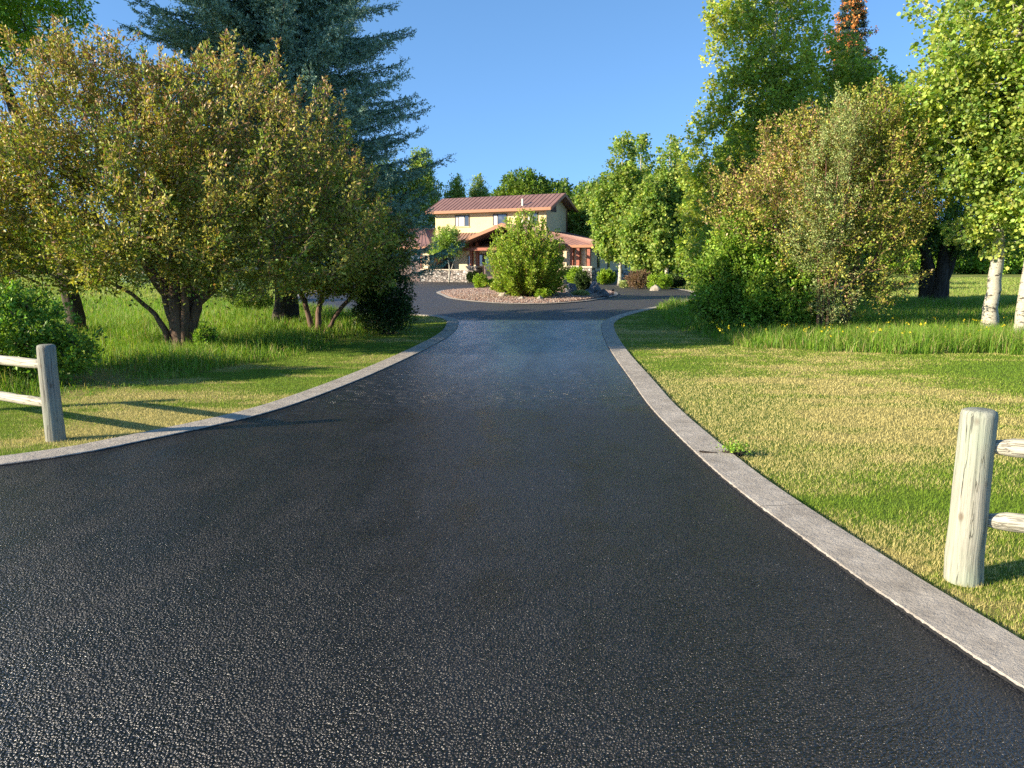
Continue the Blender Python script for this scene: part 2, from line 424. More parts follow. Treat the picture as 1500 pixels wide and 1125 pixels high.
def grow(trunks, tips, rng, bf=0.35, seg=0.35, wig=0.05, r_tip=0.006, power=0.42, rmax=0.2):
    """connect tips to trunk polylines with branching limbs; returns frusta and each tip's arrival direction"""
    nodes = []; parent = []; path = []; istrunk = []
    for tr in trunks:
        tr = np.array(tr, float); prev = -1
        for i in range(len(tr)-1):
            m = max(2, int(np.linalg.norm(tr[i+1]-tr[i])/0.25))
            for k in range(m):
                nodes.append(tr[i] + (tr[i+1]-tr[i])*k/m); parent.append(prev); istrunk.append(True)
                path.append(0 if prev < 0 else path[prev]+0.12); prev = len(nodes)-1
    c0 = np.array(nodes); order = np.argsort([np.min(np.linalg.norm(c0 - t, axis=1)) for t in tips])
    cap = len(nodes) + len(tips)*14; N = np.zeros((cap, 3)); N[:len(nodes)] = c0; PL = np.zeros(cap); PL[:len(nodes)] = path
    cnt = len(nodes); minh = min(t[0][2] for t in trunks) + 0.35
    dirs = {}
    for ti in order:
        t = tips[ti]; dd = t - N[:cnt]; dist = np.linalg.norm(dd, axis=1)
        cost = dist + bf*PL[:cnt] + 0.7*np.maximum(0, N[:cnt, 2] - t[2] - 0.15) + 2.5*(N[:cnt, 2] < minh)
        j = int(np.argmin(cost)); m = min(12, max(1, int(dist[j]/seg))); prev = j; a = N[j].copy()
        for k in range(1, m+1):
            f = k/m; q = a + (t-a)*f
            if k < m:
                q = q + rng.normal(0, wig*(0.4+dist[j]*.3), 3); q[2] += 0.12*dist[j]*math.sin(math.pi*f)*0.5
            if cnt >= cap: break
            N[cnt] = q; parent.append(prev); istrunk.append(False); PL[cnt] = PL[prev] + np.linalg.norm(q - N[prev]); prev = cnt; cnt += 1
        dirs[int(ti)] = N[prev] - N[parent[prev]] if parent[prev] >= 0 else np.array([0, 0, 1.])
    load = np.zeros(cnt)
    haschild = np.zeros(cnt, bool)
    for i in range(cnt-1, -1, -1):
        if parent[i] >= 0: haschild[parent[i]] = True
    load[~haschild] = 1
    for i in range(cnt-1, -1, -1):
        if parent[i] >= 0: load[parent[i]] += load[i]
    rad = np.minimum(r_tip*np.maximum(load, 1)**power, rmax)
    segs = [(N[parent[i]], N[i], min(rad[parent[i]], rad[i]*1.35), rad[i]) for i in range(cnt) if parent[i] >= 0 and not istrunk[i]]
    D = np.array([dirs[i] for i in range(len(tips))])
    return segs, norm(D)

def leaf_cloud(tips, D, centre, per, rng, shoot=0.4, spread=0.14, up=0.5, droop=0.0):
    n = len(tips); out = norm(tips - centre)
    sd = norm(D*0.5 + out*0.6 + np.array([0, 0, up]) + rng.normal(0, 0.35, (n, 3)))
    idx = np.repeat(np.arange(n), per); m = len(idx)
    u = rng.random(m)
    ln = shoot*rng.uniform(0.5, 1.5, n)
    p = tips[idx] + sd[idx]*((u-0.55)*ln[idx])[:, None]
    taper = (1.15 - u)[:, None]
    off = rng.normal(0, 1, (m, 3))*spread*taper
    p = p + off
    ld = norm(off/spread*0.6 + sd[idx]*0.5 + rng.normal(0, 0.5, (m, 3)) + np.array([0, 0, -droop]))
    nr = norm(rng.normal(0, 0.75, (m, 3)) + np.array([0, 0, 0.55]) + out[idx]*0.35)
    return idx, u, p, ld, nr, sd

def trunk_mesh(name, pts, radii, mat, parent, n=14, jitter=0.05, seed=3, flare=1.0):
    # resample smoothly
    P0 = np.array(pts, float); R0 = np.array(radii, float); t = np.linspace(0, len(P0)-1, (len(P0)-1)*6+1)
    px = [np.interp(t, range(len(P0)), P0[:, k]) for k in range(3)]; r = np.interp(t, range(len(P0)), R0)
    rr = np.random.default_rng(seed); m = len(t)
    pp = np.stack(px, 1); pp[1:-1, :2] += rr.normal(0, 0.012, (m-2, 2))
    r = r*(1 + 0.55*flare*np.exp(-np.arange(m)/1.6))
    b = MB(); b.tube([tuple(q) for q in pp], list(r), n, True, jitter, seed)
    return b.build(name, mat, parent, smooth=True)

def deciduous(name, label, cat, base, trunks, trad, blobs, ntips, per, leafL, leafW, palette, bark, group=None,
              round_=False, shoot=0.4, spread=0.14, up=0.5, droop=0.0, gap=0.35, freq=1.6, seed=1, bf=0.35, rmax=0.12,
              r_tip=0.006, mat='leaf', bronze=None, bronze_amt=0.5, bronze_fn=None, var=0.2, shell=2.2, wig=0.05, trunk_n=14):
    """base (x,y); trunks: list of polylines relative to base; blobs relative to base"""
    rng = np.random.default_rng(seed)
    root = empty(name, (base[0], base[1], 0), 0, label, cat, group)
    tips = sample_blobs(blobs, ntips, rng, gap, freq, shell)
    segs, D = grow(trunks, tips, rng, bf=bf, rmax=rmax, r_tip=r_tip, wig=wig)
    if len(trunks) == 1:
        trunk_mesh('trunk', trunks[0], trad, M[bark], root, n=trunk_n, seed=seed)
    elif (trad[0] if not isinstance(trad[0], (list, tuple)) else trad[0][0]) < .06:
        for k, t in enumerate(trunks):
            for i in range(len(t)-1): segs.append((np.array(t[i]), np.array(t[i+1]), trad[i] if not isinstance(trad[0], (list, tuple)) else trad[k][i], trad[i+1] if not isinstance(trad[0], (list, tuple)) else trad[k][i+1]))
            if k: segs.append((np.array(trunks[k-1][0]), np.array(t[0]), .02, .02))
    else:
        b = MB()
        for k, t in enumerate(trunks):
            rr = trad[k] if isinstance(trad[0], (list, tuple)) else trad
            P0 = np.array(t, float); tt = np.linspace(0, len(P0)-1, (len(P0)-1)*4+1)
            q = np.stack([np.interp(tt, range(len(P0)), P0[:, c]) for c in range(3)], 1); q[1:-1, :2] += rng.normal(0, 0.01, (len(tt)-2, 2))
            b.tube([tuple(x) for x in q], list(np.interp(tt, range(len(P0)), rr)), 9, True, 0.08, k)
        b.build('trunk', M[bark], root, smooth=True)
    if True:      # heartwood inside the trunk joins the limbs into one piece
        for k, tk in enumerate(trunks):
            rk = trad[k] if isinstance(trad[0], (list, tuple)) else trad
            for i in range(len(tk)-1): segs.append((np.array(tk[i], float), np.array(tk[i+1], float), rk[i]*.5, rk[i+1]*.5))
            if k: segs.append((np.array(trunks[k-1][0], float)+[0, 0, .02], np.array(tk[0], float)+[0, 0, .02], .03, .03))
    cen = np.mean([b[:3] for b in blobs], axis=0); cen[2] -= 0.6
    idx, u, p, ld, nr, sd = leaf_cloud(tips, D, cen, per, rng, shoot, spread, up, droop)
    if shoot < .56 and ntips > 800:
        for q, s_ in zip(tips, sd): segs.append((q - s_*shoot*.45, q + s_*shoot*.5, .0065, .003))
    tubes_object('branches' if len(trunks) == 1 or (trad[0] if not isinstance(trad[0], (list, tuple)) else trad[0][0]) >= .06 else 'stems', segs, M[bark], root)
    m = len(idx)
    keep = p[:, 2] > 0.05; idx, u, p, ld, nr = idx[keep], u[keep], p[keep], ld[keep], nr[keep]; m = len(idx)
    clump = rng.normal(1, 0.13, len(tips)); pick = rng.integers(0, len(palette), len(tips))
    pal = np.array(palette)
    basec = pal[pick][idx]*0.6 + pal[rng.integers(0, len(palette), m)]*0.4
    c = basec*clump[idx][:, None]*rng.normal(1, var, (m, 1)).clip(0.4, 1.7)
    y = rng.normal(0, 0.12, m); c[:, 0] *= 1+y
    if bronze is not None:
        amt = bronze_fn(tips)[idx] if bronze_fn else np.full(m, bronze_amt)
        pr = rng.random(m) < (amt*(0.35+0.9*u)).clip(0, 0.95)
        bc = np.array(bronze)[rng.integers(0, len(bronze), m)]*rng.normal(1, 0.2, (m, 1)).clip(0.5, 1.6)
        c[pr] = bc[pr]
    s = rng.uniform(0.5, 1.4, m)
    leaf_object('crown', p, ld, nr, leafL*s, leafW*s, (c*1.12).clip(0.004, 0.9), M[mat], root, round_)
    return root

# ------------------------------------------------------------ camera, light, sky
cam_d = bpy.data.cameras.new('camera'); cam = bpy.data.objects.new('camera', cam_d); COL.objects.link(cam)
cam.location = (0, 0, CAM_H); cam.rotation_euler = (math.pi/2 - PITCH, 0, 0)
cam_d.sensor_width = 36; cam_d.lens = 36*F_PX/1500; cam_d.clip_end = 2000; cam_d.clip_start = 0.05
scene.camera = cam

SUN_EL = math.radians(18.8); az = Vector((-0.939, -0.343))
to_sun = Vector((az.x*math.cos(SUN_EL), az.y*math.cos(SUN_EL), math.sin(SUN_EL)))
sd_ = bpy.data.lights.new('sun', 'SUN'); sd_.energy = 5.0; sd_.angle = math.radians(0.55); sd_.color = (1.0, 0.86, 0.66)
sun = bpy.data.objects.new('sun', sd_); COL.objects.link(sun); sun.rotation_euler = to_sun.to_track_quat('Z', 'Y').to_euler()
w = bpy.data.worlds.new('World'); scene.world = w; w.use_nodes = True
nt = w.node_tree; bg = nt.nodes['Background']
sky = nt.nodes.new('ShaderNodeTexSky'); sky.sky_type = 'NISHITA'; sky.sun_disc = False
sky.sun_elevation = SUN_EL; sky.sun_rotation = math.atan2(az.x, az.y); sky.altitude = 1800; sky.air_density = 1.0; sky.dust_density = 0.3; sky.ozone_density = 2.0
tc = nt.nodes.new('ShaderNodeTexCoord'); mp = nt.nodes.new('ShaderNodeMapping'); mp.inputs['Location'].default_value = (0, 0, 0.22)
nt.links.new(tc.outputs['Generated'], mp.inputs[0]); nt.links.new(mp.outputs[0], sky.inputs[0])
hs = nt.nodes.new('ShaderNodeHueSaturation'); hs.inputs['Saturation'].default_value = 1.12; hs.inputs['Hue'].default_value = 0.497
nt.links.new(sky.outputs[0], hs.inputs['Color']); nt.links.new(hs.outputs[0], bg.inputs[0]); bg.inputs[1].default_value = 0.15
scene.view_settings.view_transform = 'Standard'; scene.view_settings.look = 'None'; scene.view_settings.exposure = 1.3; scene.view_settings.gamma = 1
scene.cycles.max_bounces = 5; scene.cycles.transparent_max_bounces = 4; scene.cycles.use_denoising = False

# ------------------------------------------------------------ ground, drive, kerbs
def smooth_line(pts, step=0.35):
    pts = [Vector((p[0], p[1])) for p in pts]; out = []
    for i in range(len(pts)-1):
        p0 = pts[max(i-1, 0)]; p1 = pts[i]; p2 = pts[i+1]; p3 = pts[min(i+2, len(pts)-1)]
        d = (p2-p1).length; m = max(1, int(d/step))
        # centripetal style Catmull-Rom
        def tj(a, b): return max((a-b).length, 1e-4)**0.5
        t1 = tj(p0, p1) if i else tj(p1, p2); t2 = t1 + tj(p1, p2); t3 = t2 + (tj(p2, p3) if i+2 < len(pts) else tj(p1, p2))
        a0 = p0 if i else p1*2-p2; a3 = p3 if i+2 < len(pts) else p2*2-p1
        for k in range(m):
            t = t1 + (t2-t1)*k/m
            A1 = a0*((t1-t)/t1) + p1*(t/t1); A2 = p1*((t2-t)/(t2-t1)) + p2*((t-t1)/(t2-t1)); A3 = p2*((t3-t)/(t3-t2)) + a3*((t-t2)/(t3-t2))
            B1 = A1*((t2-t)/t2) + A2*(t/t2); B2 = A2*((t3-t)/(t3-t1)) + A3*((t-t1)/(t3-t1))
            out.append(B1*((t2-t)/(t2-t1)) + B2*((t-t1)/(t2-t1)))
    out.append(pts[-1]); return [(p.x, p.y) for p in out]

KW = 0.33
left_px = [(0, 685), (139, 664), (243, 642), (347, 619), (416, 600), (520, 561), (600, 525), (633, 508), (660, 492), (671, 478), (667, 468), (643, 463), (600, 460.5)]
right_px = [(1500, 1019), (1427, 972), (1331, 906), (1266, 861), (1191, 806), (1126, 758), (1060, 706), (990, 640), (950, 597), (923, 558), (900, 525), (887, 502), (881, 483), (883, 473), (897, 465), (933, 455), (967, 448.5), (1000, 441), (1015, 433), (1008, 427), (977, 422), (933, 417), (905, 414)]
left_edge = smooth_line([(-26, 1.2), (-13, 2.6), (-7.5, 3.9)] + [P(*q) for q in left_px] + [(-5.4, 26.5), (-8.2, 30), (-10.5, 38), (-12.0, 50), (-13.0, 60), (-14.2, 73.5)])
right_edge = smooth_line([(26, -3.0), (9, -1.6), (4.6, 0.35), (2.9, 1.75)] + [P(*q) for q in right_px] + [(8.4, 66.5), (7.0, 64.6)])
def offset(line, w):
    out = []
    for i, p in enumerate(line):
        a = Vector(line[max(i-1, 0)]); b = Vector(line[min(i+1, len(line)-1)]); d = (b-a).normalized()
        out.append((p[0]-d.y*w, p[1]+d.x*w))
    return out
left_out = offset(left_edge, KW); right_out = offset(right_edge, -KW)
def flat_poly(name, pts, z, mat, kind='structure'):
    tris = tessellate_polygon([[Vector((p[0], p[1], 0)) for p in pts]])
    me = bpy.data.meshes.new(name)
    def area(t): a, b, c = [pts[i] for i in t]; return (b[0]-a[0])*(c[1]-a[1])-(b[1]-a[1])*(c[0]-a[0])
    me.from_pydata([(p[0], p[1], z) for p in pts], [], [t if area(t) > 0 else (t[0], t[2], t[1]) for t in tris])
    me.materials.append(mat); o = bpy.data.objects.new(name, me); COL.objects.link(o); return tag(o, kind=kind)
road_poly = right_edge + [(2.8, 66.7), (-8.5, 72.5), (-14.2, 75.6)] + list(reversed(left_edge)) + [(-26, -9), (26, -9)]
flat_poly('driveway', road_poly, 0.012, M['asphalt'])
g = MB(); g.poly([(-900, -300, 0), (900, -300, 0), (900, 1500, 0), (-900, 1500, 0)], [(0, 1, 2, 3)])
tag(g.build('ground', M['soil']), kind='structure')

def ribbon(name, a, b, z0, z1, mat):
    """a = road side, b = grass side; a low flush kerb with real thickness"""
    V = []; Fc = []; UV = []; s = 0; S = [0]
    for i in range(1, len(a)):
        s += math.dist(a[i], a[i-1]); S.append(s)
    prof = [(0.0, z0), (0.0, z1-0.012), (0.05, z1), (0.95, z1+0.004), (1.0, z1-0.01), (1.0, z0)]
    k = len(prof)
    for i in range(len(a)):
        for (t, z) in prof: V.append((a[i][0]+(b[i][0]-a[i][0])*t, a[i][1]+(b[i][1]-a[i][1])*t, z))
    uvv = []
    for i in range(len(a)-1):
        for j in range(k-1):
            Fc.append((i*k+j, (i+1)*k+j, (i+1)*k+j+1, i*k+j+1))
            UV += [(S[i], prof[j][0]), (S[i+1], prof[j][0]), (S[i+1], prof[j+1][0]), (S[i], prof[j+1][0])]
    me = bpy.data.meshes.new(name); me.from_pydata(V, [], Fc)
    l = me.uv_layers.new(name='UVMap'); l.data.foreach_set('uv', np.array(UV, dtype=np.float32).ravel())
    me.materials.append(mat); me.update()
    o = bpy.data.objects.new(name, me); COL.objects.link(o)
    import bmesh
    bm = bmesh.new(); bm.from_mesh(me); bmesh.ops.recalc_face_normals(bm, faces=bm.faces); bm.to_mesh(me); bm.free()
    return tag(o, kind='structure')
ribbon('kerb', left_edge, left_out, -0.02, 0.027, M['kerb'])
ribbon('kerb', right_edge, right_out, -0.02, 0.027, M['kerb'])

# island: oval kerb, gravel mound
isl_px = [(648, 434), (660, 438.5), (700, 443.3), (750, 446.2), (800, 446.2), (850, 443), (883, 438.5), (905, 433)]
near = [P(*q) for q in isl_px]
far_pts = [(5.9, 45.5), (5.2, 50), (2.6, 52.5), (-1.2, 52), (-3.7, 49), (-4.3, 44.5)]
isl = smooth_line(near + far_pts + [near[0]], 0.5)[:-1]
isl_c = (1.0, 42.5)
inner = [(p[0]+(isl_c[0]-p[0])*0.045, p[1]+(isl_c[1]-p[1])*0.03) for p in isl]
def inner_h(x, y):
    dx = (x-1.0)/5.2; dy = (y-42.5)/10.5; r = math.sqrt(dx*dx+dy*dy)
    return 0.06 + 0.30*max(0, 1-r**1.6) + 0.05*math.sin(x*1.7+y)*max(0, 1-r)
ribbon('kerb', isl + [isl[0]], inner + [inner[0]], -0.02, 0.05, M['kerb'])
V = []; Fc = []; R = 14; n = len(inner)
for r in range(R):
    f = 1 - r/R
    for p in inner:
        x = isl_c[0]+(p[0]-isl_c[0])*f; y = isl_c[1]+(p[1]-isl_c[1])*f
        V.append((x, y, 0.04 if r == 0 else inner_h(x, y)))
V.append((isl_c[0], isl_c[1], inner_h(*isl_c)))
for r in range(R-1):
    for i in range(n): j = (i+1) % n; Fc.append((r*n+i, r*n+j, (r+1)*n+j, (r+1)*n+i))
for i in range(n): Fc.append(((R-1)*n+i, (R-1)*n+(i+1) % n, R*n))
b = MB(); b.v = V; b.f = Fc; tag(b.build('island_mound', M['gravel'], smooth=True), kind='structure')

def in_poly(px, py, poly):
    inside = np.zeros(len(px), bool); n = len(poly); j = n-1
    for i in range(n):
        xi, yi = poly[i]; xj, yj = poly[j]
        c = ((yi > py) != (yj > py)) & (px < (xj-xi)*(py-yi)/((yj-yi) if yj != yi else 1e-9)+xi)
        inside ^= c; j = i
    return inside
paved = right_out + [(2.8, 66.7), (-8.5, 72.5), (-14.2, 75.6)] + list(reversed(left_out)) + [(-26, -9), (26, -9)]

# pebbles on the island
def stones_mesh(name, pts, sizes, cols, mat):
    n = len(pts); base = np.array([(1, 0, 0), (-.5, .87, 0), (-.5, -.87, 0), (.3, .2, .75), (-.35, -.1, .7)], float)
    ang = RNG.random(n)*6.28; ca, sa = np.cos(ang), np.sin(ang)
    v = base[None, :, :]*(1+RNG.normal(0, .2, (n, 5, 3))); v = v*sizes[:, None, None]
    x = v[:, :, 0]*ca[:, None]-v[:, :, 1]*sa[:, None]; y = v[:, :, 0]*sa[:, None]+v[:, :, 1]*ca[:, None]
    v = np.stack([x, y, v[:, :, 2]*0.8], 2)+pts[:, None, :]
    tpl = np.array([0, 1, 3, 1, 4, 3, 1, 2, 4, 2, 0, 3, 2, 3, 4])
    idx = (np.arange(n)[:, None]*5+tpl[None, :]).ravel()
    return np_mesh(name, v.reshape(-1, 3), idx, np.full(5*n, 3), mat, None, np.repeat(cols, 5, 0))
xs = RNG.uniform(-5, 6.5, 40000); ys = RNG.uniform(31, 53, 40000); m = in_poly(xs, ys, inner); xs, ys = xs[m], ys[m]
zz = np.array([inner_h(x, y) for x, y in zip(xs, ys)])
pc = np.array([(0.38, 0.25, 0.18), (0.28, 0.17, 0.125), (0.44, 0.32, 0.25), (0.20, 0.12, 0.09), (0.48, 0.40, 0.33)])[RNG.integers(0, 5, len(xs))]
o = stones_mesh('gravel', np.stack([xs, ys, zz-0.005], 1), RNG.uniform(0.025, 0.06, len(xs)), pc, M['pebble'])
tag(o, 'tan and brown river gravel covering the round island', 'gravel', kind='stuff')

# ------------------------------------------------------------ grass
def blades(name, x, y, z, h, wd, cols, mat, lean=0.35, segs=1, rng=RNG):
    n = len(x); a = rng.random(n)*6.28; ld = rng.random(n)*6.28; ln = np.abs(rng.normal(0, lean, n))*h
    sx, sy = np.cos(a)*wd/2, np.sin(a)*wd/2; lx, ly = np.cos(ld)*ln, np.sin(ld)*ln
    if segs == 1:
        v = np.stack([np.stack([x-sx, y-sy, z], 1), np.stack([x+sx, y+sy, z], 1), np.stack([x+lx, y+ly, z+h], 1)], 1)
        idx = np.arange(3*n); return np_mesh(name, v.reshape(-1, 3), idx, np.full(n, 3), mat, None, cols)
    v = np.stack([np.stack([x-sx, y-sy, z], 1), np.stack([x+sx, y+sy, z], 1),
                  np.stack([x-sx*.8+lx*.3, y-sy*.8+ly*.3, z+h*.55], 1), np.stack([x+sx*.8+lx*.3, y+sy*.8+ly*.3, z+h*.55], 1),
                  np.stack([x+lx*1.25, y+ly*1.25, z+h*(1-0.25*(ln/h).clip(0, 1))], 1)], 1)
    tpl = np.array([0, 1, 3, 2, 2, 3, 4]); idx = (np.arange(n)[:, None]*5+tpl[None, :]).ravel()
    return np_mesh(name, v.reshape(-1, 3), idx, np.tile([4, 3], n), mat, None, np.repeat(cols, 2, 0))

def visible(x, y, m=0.06): return np.abs(x) < (0.664+m)*y + 0.5
def scatter(x0, x1, y0, y1, dens_fn, dmax, rng):
    n = int((x1-x0)*(y1-y0)*dmax); x = rng.uniform(x0, x1, n); y = rng.uniform(y0, y1, n)
    k = (rng.random(n)*dmax < dens_fn(x, y)) & visible(x, y); return x[k], y[k]

tallL = [P(-250, 590), P(-40, 592), P(90, 584), P(243, 556), P(381, 532), P(520, 501), P(600, 478), (-3.4, 24.5), (-7, 28), (-11, 34), (-30, 34), (-30, 12)]
tallR = [P(958, 449.5), P(968, 462), P(996, 486), P(1087, 509), P(1252, 516), P(1500, 521), P(1750, 526), (34, 20), (34, 30), (9, 31)]
tallL = [tuple(p) for p in tallL]; tallR = [tuple(p) for p in tallR]
def ragged(x, y):
    q = np.stack([x, y, x*0], 1)
    return x + .12*swirl_noise(q, np.random.default_rng(8), 5), y + .30*swirl_noise(q, np.random.default_rng(9), 1.6) + .12*swirl_noise(q, np.random.default_rng(10), 7)
rng = np.random.default_rng(21)
parts_x = []; parts_y = []
for (a, b_, c_, d_, dm) in ((1.2, 14, 2.2, 6, 9500), (-7, 14, 6, 10, 5200), (-11, 20, 10, 18, 2100), (-12, 26, 18, 30, 620), (5, 30, 30, 52, 180)):
    x, y = scatter(a, b_, c_, d_, lambda x, y: np.minimum(9500, 9500*(4.2/np.maximum(y, 0.1))**1.7), dm, rng)
    jx, jy = ragged(x, y); k = ~in_poly(x, y, paved) & ~in_poly(jx, jy, tallL) & ~in_poly(jx, jy, tallR); parts_x.append(x[k]); parts_y.append(y[k])
x, y = scatter(-9, 0, 3.2, 6, lambda x, y: x*0+5000, 5000, rng); k = ~in_poly(x, y, paved); parts_x.append(x[k]); parts_y.append(y[k])
x = np.concatenate(parts_x); y = np.concatenate(parts_y); n = len(x)
def near_line(x, y, line):
    L = np.array(line)[::2]; d = np.full(len(x), 9.0)
    for i in range(0, len(x), 20000):
        q = np.stack([x[i:i+20000], y[i:i+20000]], 1); d[i:i+20000] = np.min(np.linalg.norm(q[:, None, :]-L[None, :, :], axis=2), axis=1)
    return d
dR = near_line(x, y, [p for p in right_out if p[1] < 30]); dL = near_line(x, y, [p for p in left_out if p[1] < 30])
dryk = -0.08+0.09*(x > 0)-0.16*np.exp(-((x-9)**2/14+(y-11)**2/12))+0.13*swirl_noise(np.stack([x, y*1.6, x*0], 1), np.random.default_rng(3), .55)+0.8*np.exp(-dR/1.2)*np.clip((y-4.5)/3, 0.15, 1)*np.clip((14-y)/4, 0, 1) + 0.35*np.exp(-((x+3.1)**2+(y-7.8)**2)/1.3) + 0.34*np.exp(-(((x-3.8)/1.4)**2+((y-8.6)/2.5)**2)) + 0.06*np.sin((x*.55+y*.83)*4.2) + 0.30*np.exp(-(((x-2.7)/.8)**2+((y-4.4)/.5)**2)) + 0.06*(x > 0) - 0.22*np.exp(-((x-3.0)**2+(y-5.3)**2)/.8)
edge = np.minimum(dR, dL) < 0.07
cols = np.stack([rng.random(n), dryk.clip(-.3, 1), np.zeros(n)], 1)
hh = rng.uniform(0.014, 0.030, n)*(1+0.5*edge); wd = 0.0024*(np.maximum(y, 3)/4)**0.85*rng.uniform(.7, 1.3, n)
print('mown blades', n)
o = blades('mown_grass', x, y, np.zeros(n), hh, wd, cols, M['mown'], 0.55)
tag(o, 'short mown lawn grass in patches of green and dry straw', 'grass', kind='stuff')

pal = np.array([(0.12, 0.25, 0.02), (0.18, 0.33, 0.028), (0.09, 0.19, 0.018), (0.26, 0.37, 0.05)])
def tall(name, poly, bounds, label, dm0, y0, seed, hmul=1.0, straw=0.13):
    rng = np.random.default_rng(seed)
    x, y = scatter(*bounds, lambda x, y: dm0*(y0/np.maximum(y, y0))**1.5, dm0, rng)
    jx, jy = ragged(x, y); k = in_poly(jx, jy, poly) & ~in_poly(x, y, paved); x, y = x[k], y[k]
    q = np.stack([x, y, x*0], 1); nz = swirl_noise(q, np.random.default_rng(seed+1), 1.1); k = rng.random(len(x)) < 0.78+0.4*nz; x, y, nz = x[k], y[k], nz[k]
    n = len(x); print(name, n)
    d = near_line(x, y, smooth_line(poly[:7], 0.3)); hf = np.clip(0.25+d/1.1+0.25*nz, 0.2, 1.0)
    h = rng.uniform(0.14, 0.46, n)*hf*hmul*(1+0.25*nz); wd = 0.0075*(y/12)**0.8*rng.uniform(.7, 1.4, n)
    c = pal[rng.integers(0, 4, n)]*rng.normal(1, .18, (n, 1)).clip(.5, 1.6); s = rng.random(n) < straw; c[s] = np.array([0.38, 0.32, 0.13])
    return tag(blades(name, x, y, np.zeros(n), h, wd, c, M['blade'], 0.5, 2, rng), label, 'grass', kind='stuff')
tall('tall_grass', tallL, (-26, -1.5, 8.3, 34), 'tall uncut meadow grass under the trees left of the driveway', 1300, 10, 31, .82)
tall('tall_grass', tallR, (3.5, 26, 12.5, 31), 'tall uncut meadow grass under the trees right of the driveway', 850, 15, 33, 1.0)
# far meadow tufts
rng = np.random.default_rng(41)
x, y = scatter(-60, 70, 31, 90, lambda x, y: 60*(31/y)**1.3, 60, rng); k = ~in_poly(x, y, paved) & ~in_poly(x, y, tallL) & ~in_poly(x, y, tallR) & ~((np.abs(x) < 13) & (y > 60)); x, y = x[k], y[k]; n = len(x)
c = np.array([(0.20, 0.30, 0.045), (0.26, 0.33, 0.07), (0.32, 0.33, 0.10)])[rng.integers(0, 3, n)]*rng.normal(1, .15, (n, 1)).clip(.6, 1.5)
tag(blades('meadow_grass', x, y, np.zeros(n), rng.uniform(.06, .16, n), 0.03*(y/31)*rng.uniform(.7, 1.4, n), c, M['blade'], 0.6, 1, rng), 'pale sunlit meadow grass far beyond the trees', 'grass', kind='stuff')
# yellow wild flowers in the right strip
xs, ys = [], []
for _ in range(70):
    px = random.uniform(1040, 1490); q = P(px, random.uniform(480, 512)); xs.append(q[0]); ys.append(q[1])
n = len(xs); q = np.stack([xs, ys, RNG.uniform(.22, .38, n)], 1); q = np.repeat(q, 5, 0)+RNG.normal(0, .02, (5*n, 3))
o = leaf_object('wildflowers', q, RNG.normal(size=(5*n, 3)), RNG.normal(size=(5*n, 3)), 0.035, 0.03, np.tile([[0.75, 0.60, 0.03]], (5*n, 1)), M['blade'], None, True)
tag(o, 'small yellow wildflowers dotted in the grass strip right of the driveway', 'flowers', kind='stuff')

# ------------------------------------------------------------ trees and shrubs
GREEN = [(0.10, 0.175, 0.022), (0.145, 0.23, 0.028), (0.20, 0.28, 0.035), (0.07, 0.125, 0.018)]
OLIVE = [(0.23, 0.245, 0.032), (0.33, 0.31, 0.05), (0.46, 0.405, 0.095), (0.14, 0.185, 0.026)]
BRONZE = [(0.42, 0.24, 0.12), (0.42, 0.30, 0.13), (0.52, 0.40, 0.24), (0.30, 0.15, 0.07)]
BRIGHT = [(0.17, 0.30, 0.028), (0.24, 0.38, 0.04), (0.13, 0.24, 0.024), (0.30, 0.42, 0.05)]
ASPEN = [(0.28, 0.35, 0.055), (0.36, 0.42, 0.065), (0.22, 0.29, 0.045), (0.44, 0.46, 0.09)]
SILVER = [(0.27, 0.33, 0.11), (0.34, 0.39, 0.14), (0.20, 0.26, 0.08), (0.40, 0.42, 0.18)]
DARK = [(0.025, 0.05, 0.012), (0.04, 0.075, 0.014), (0.018, 0.038, 0.010)]

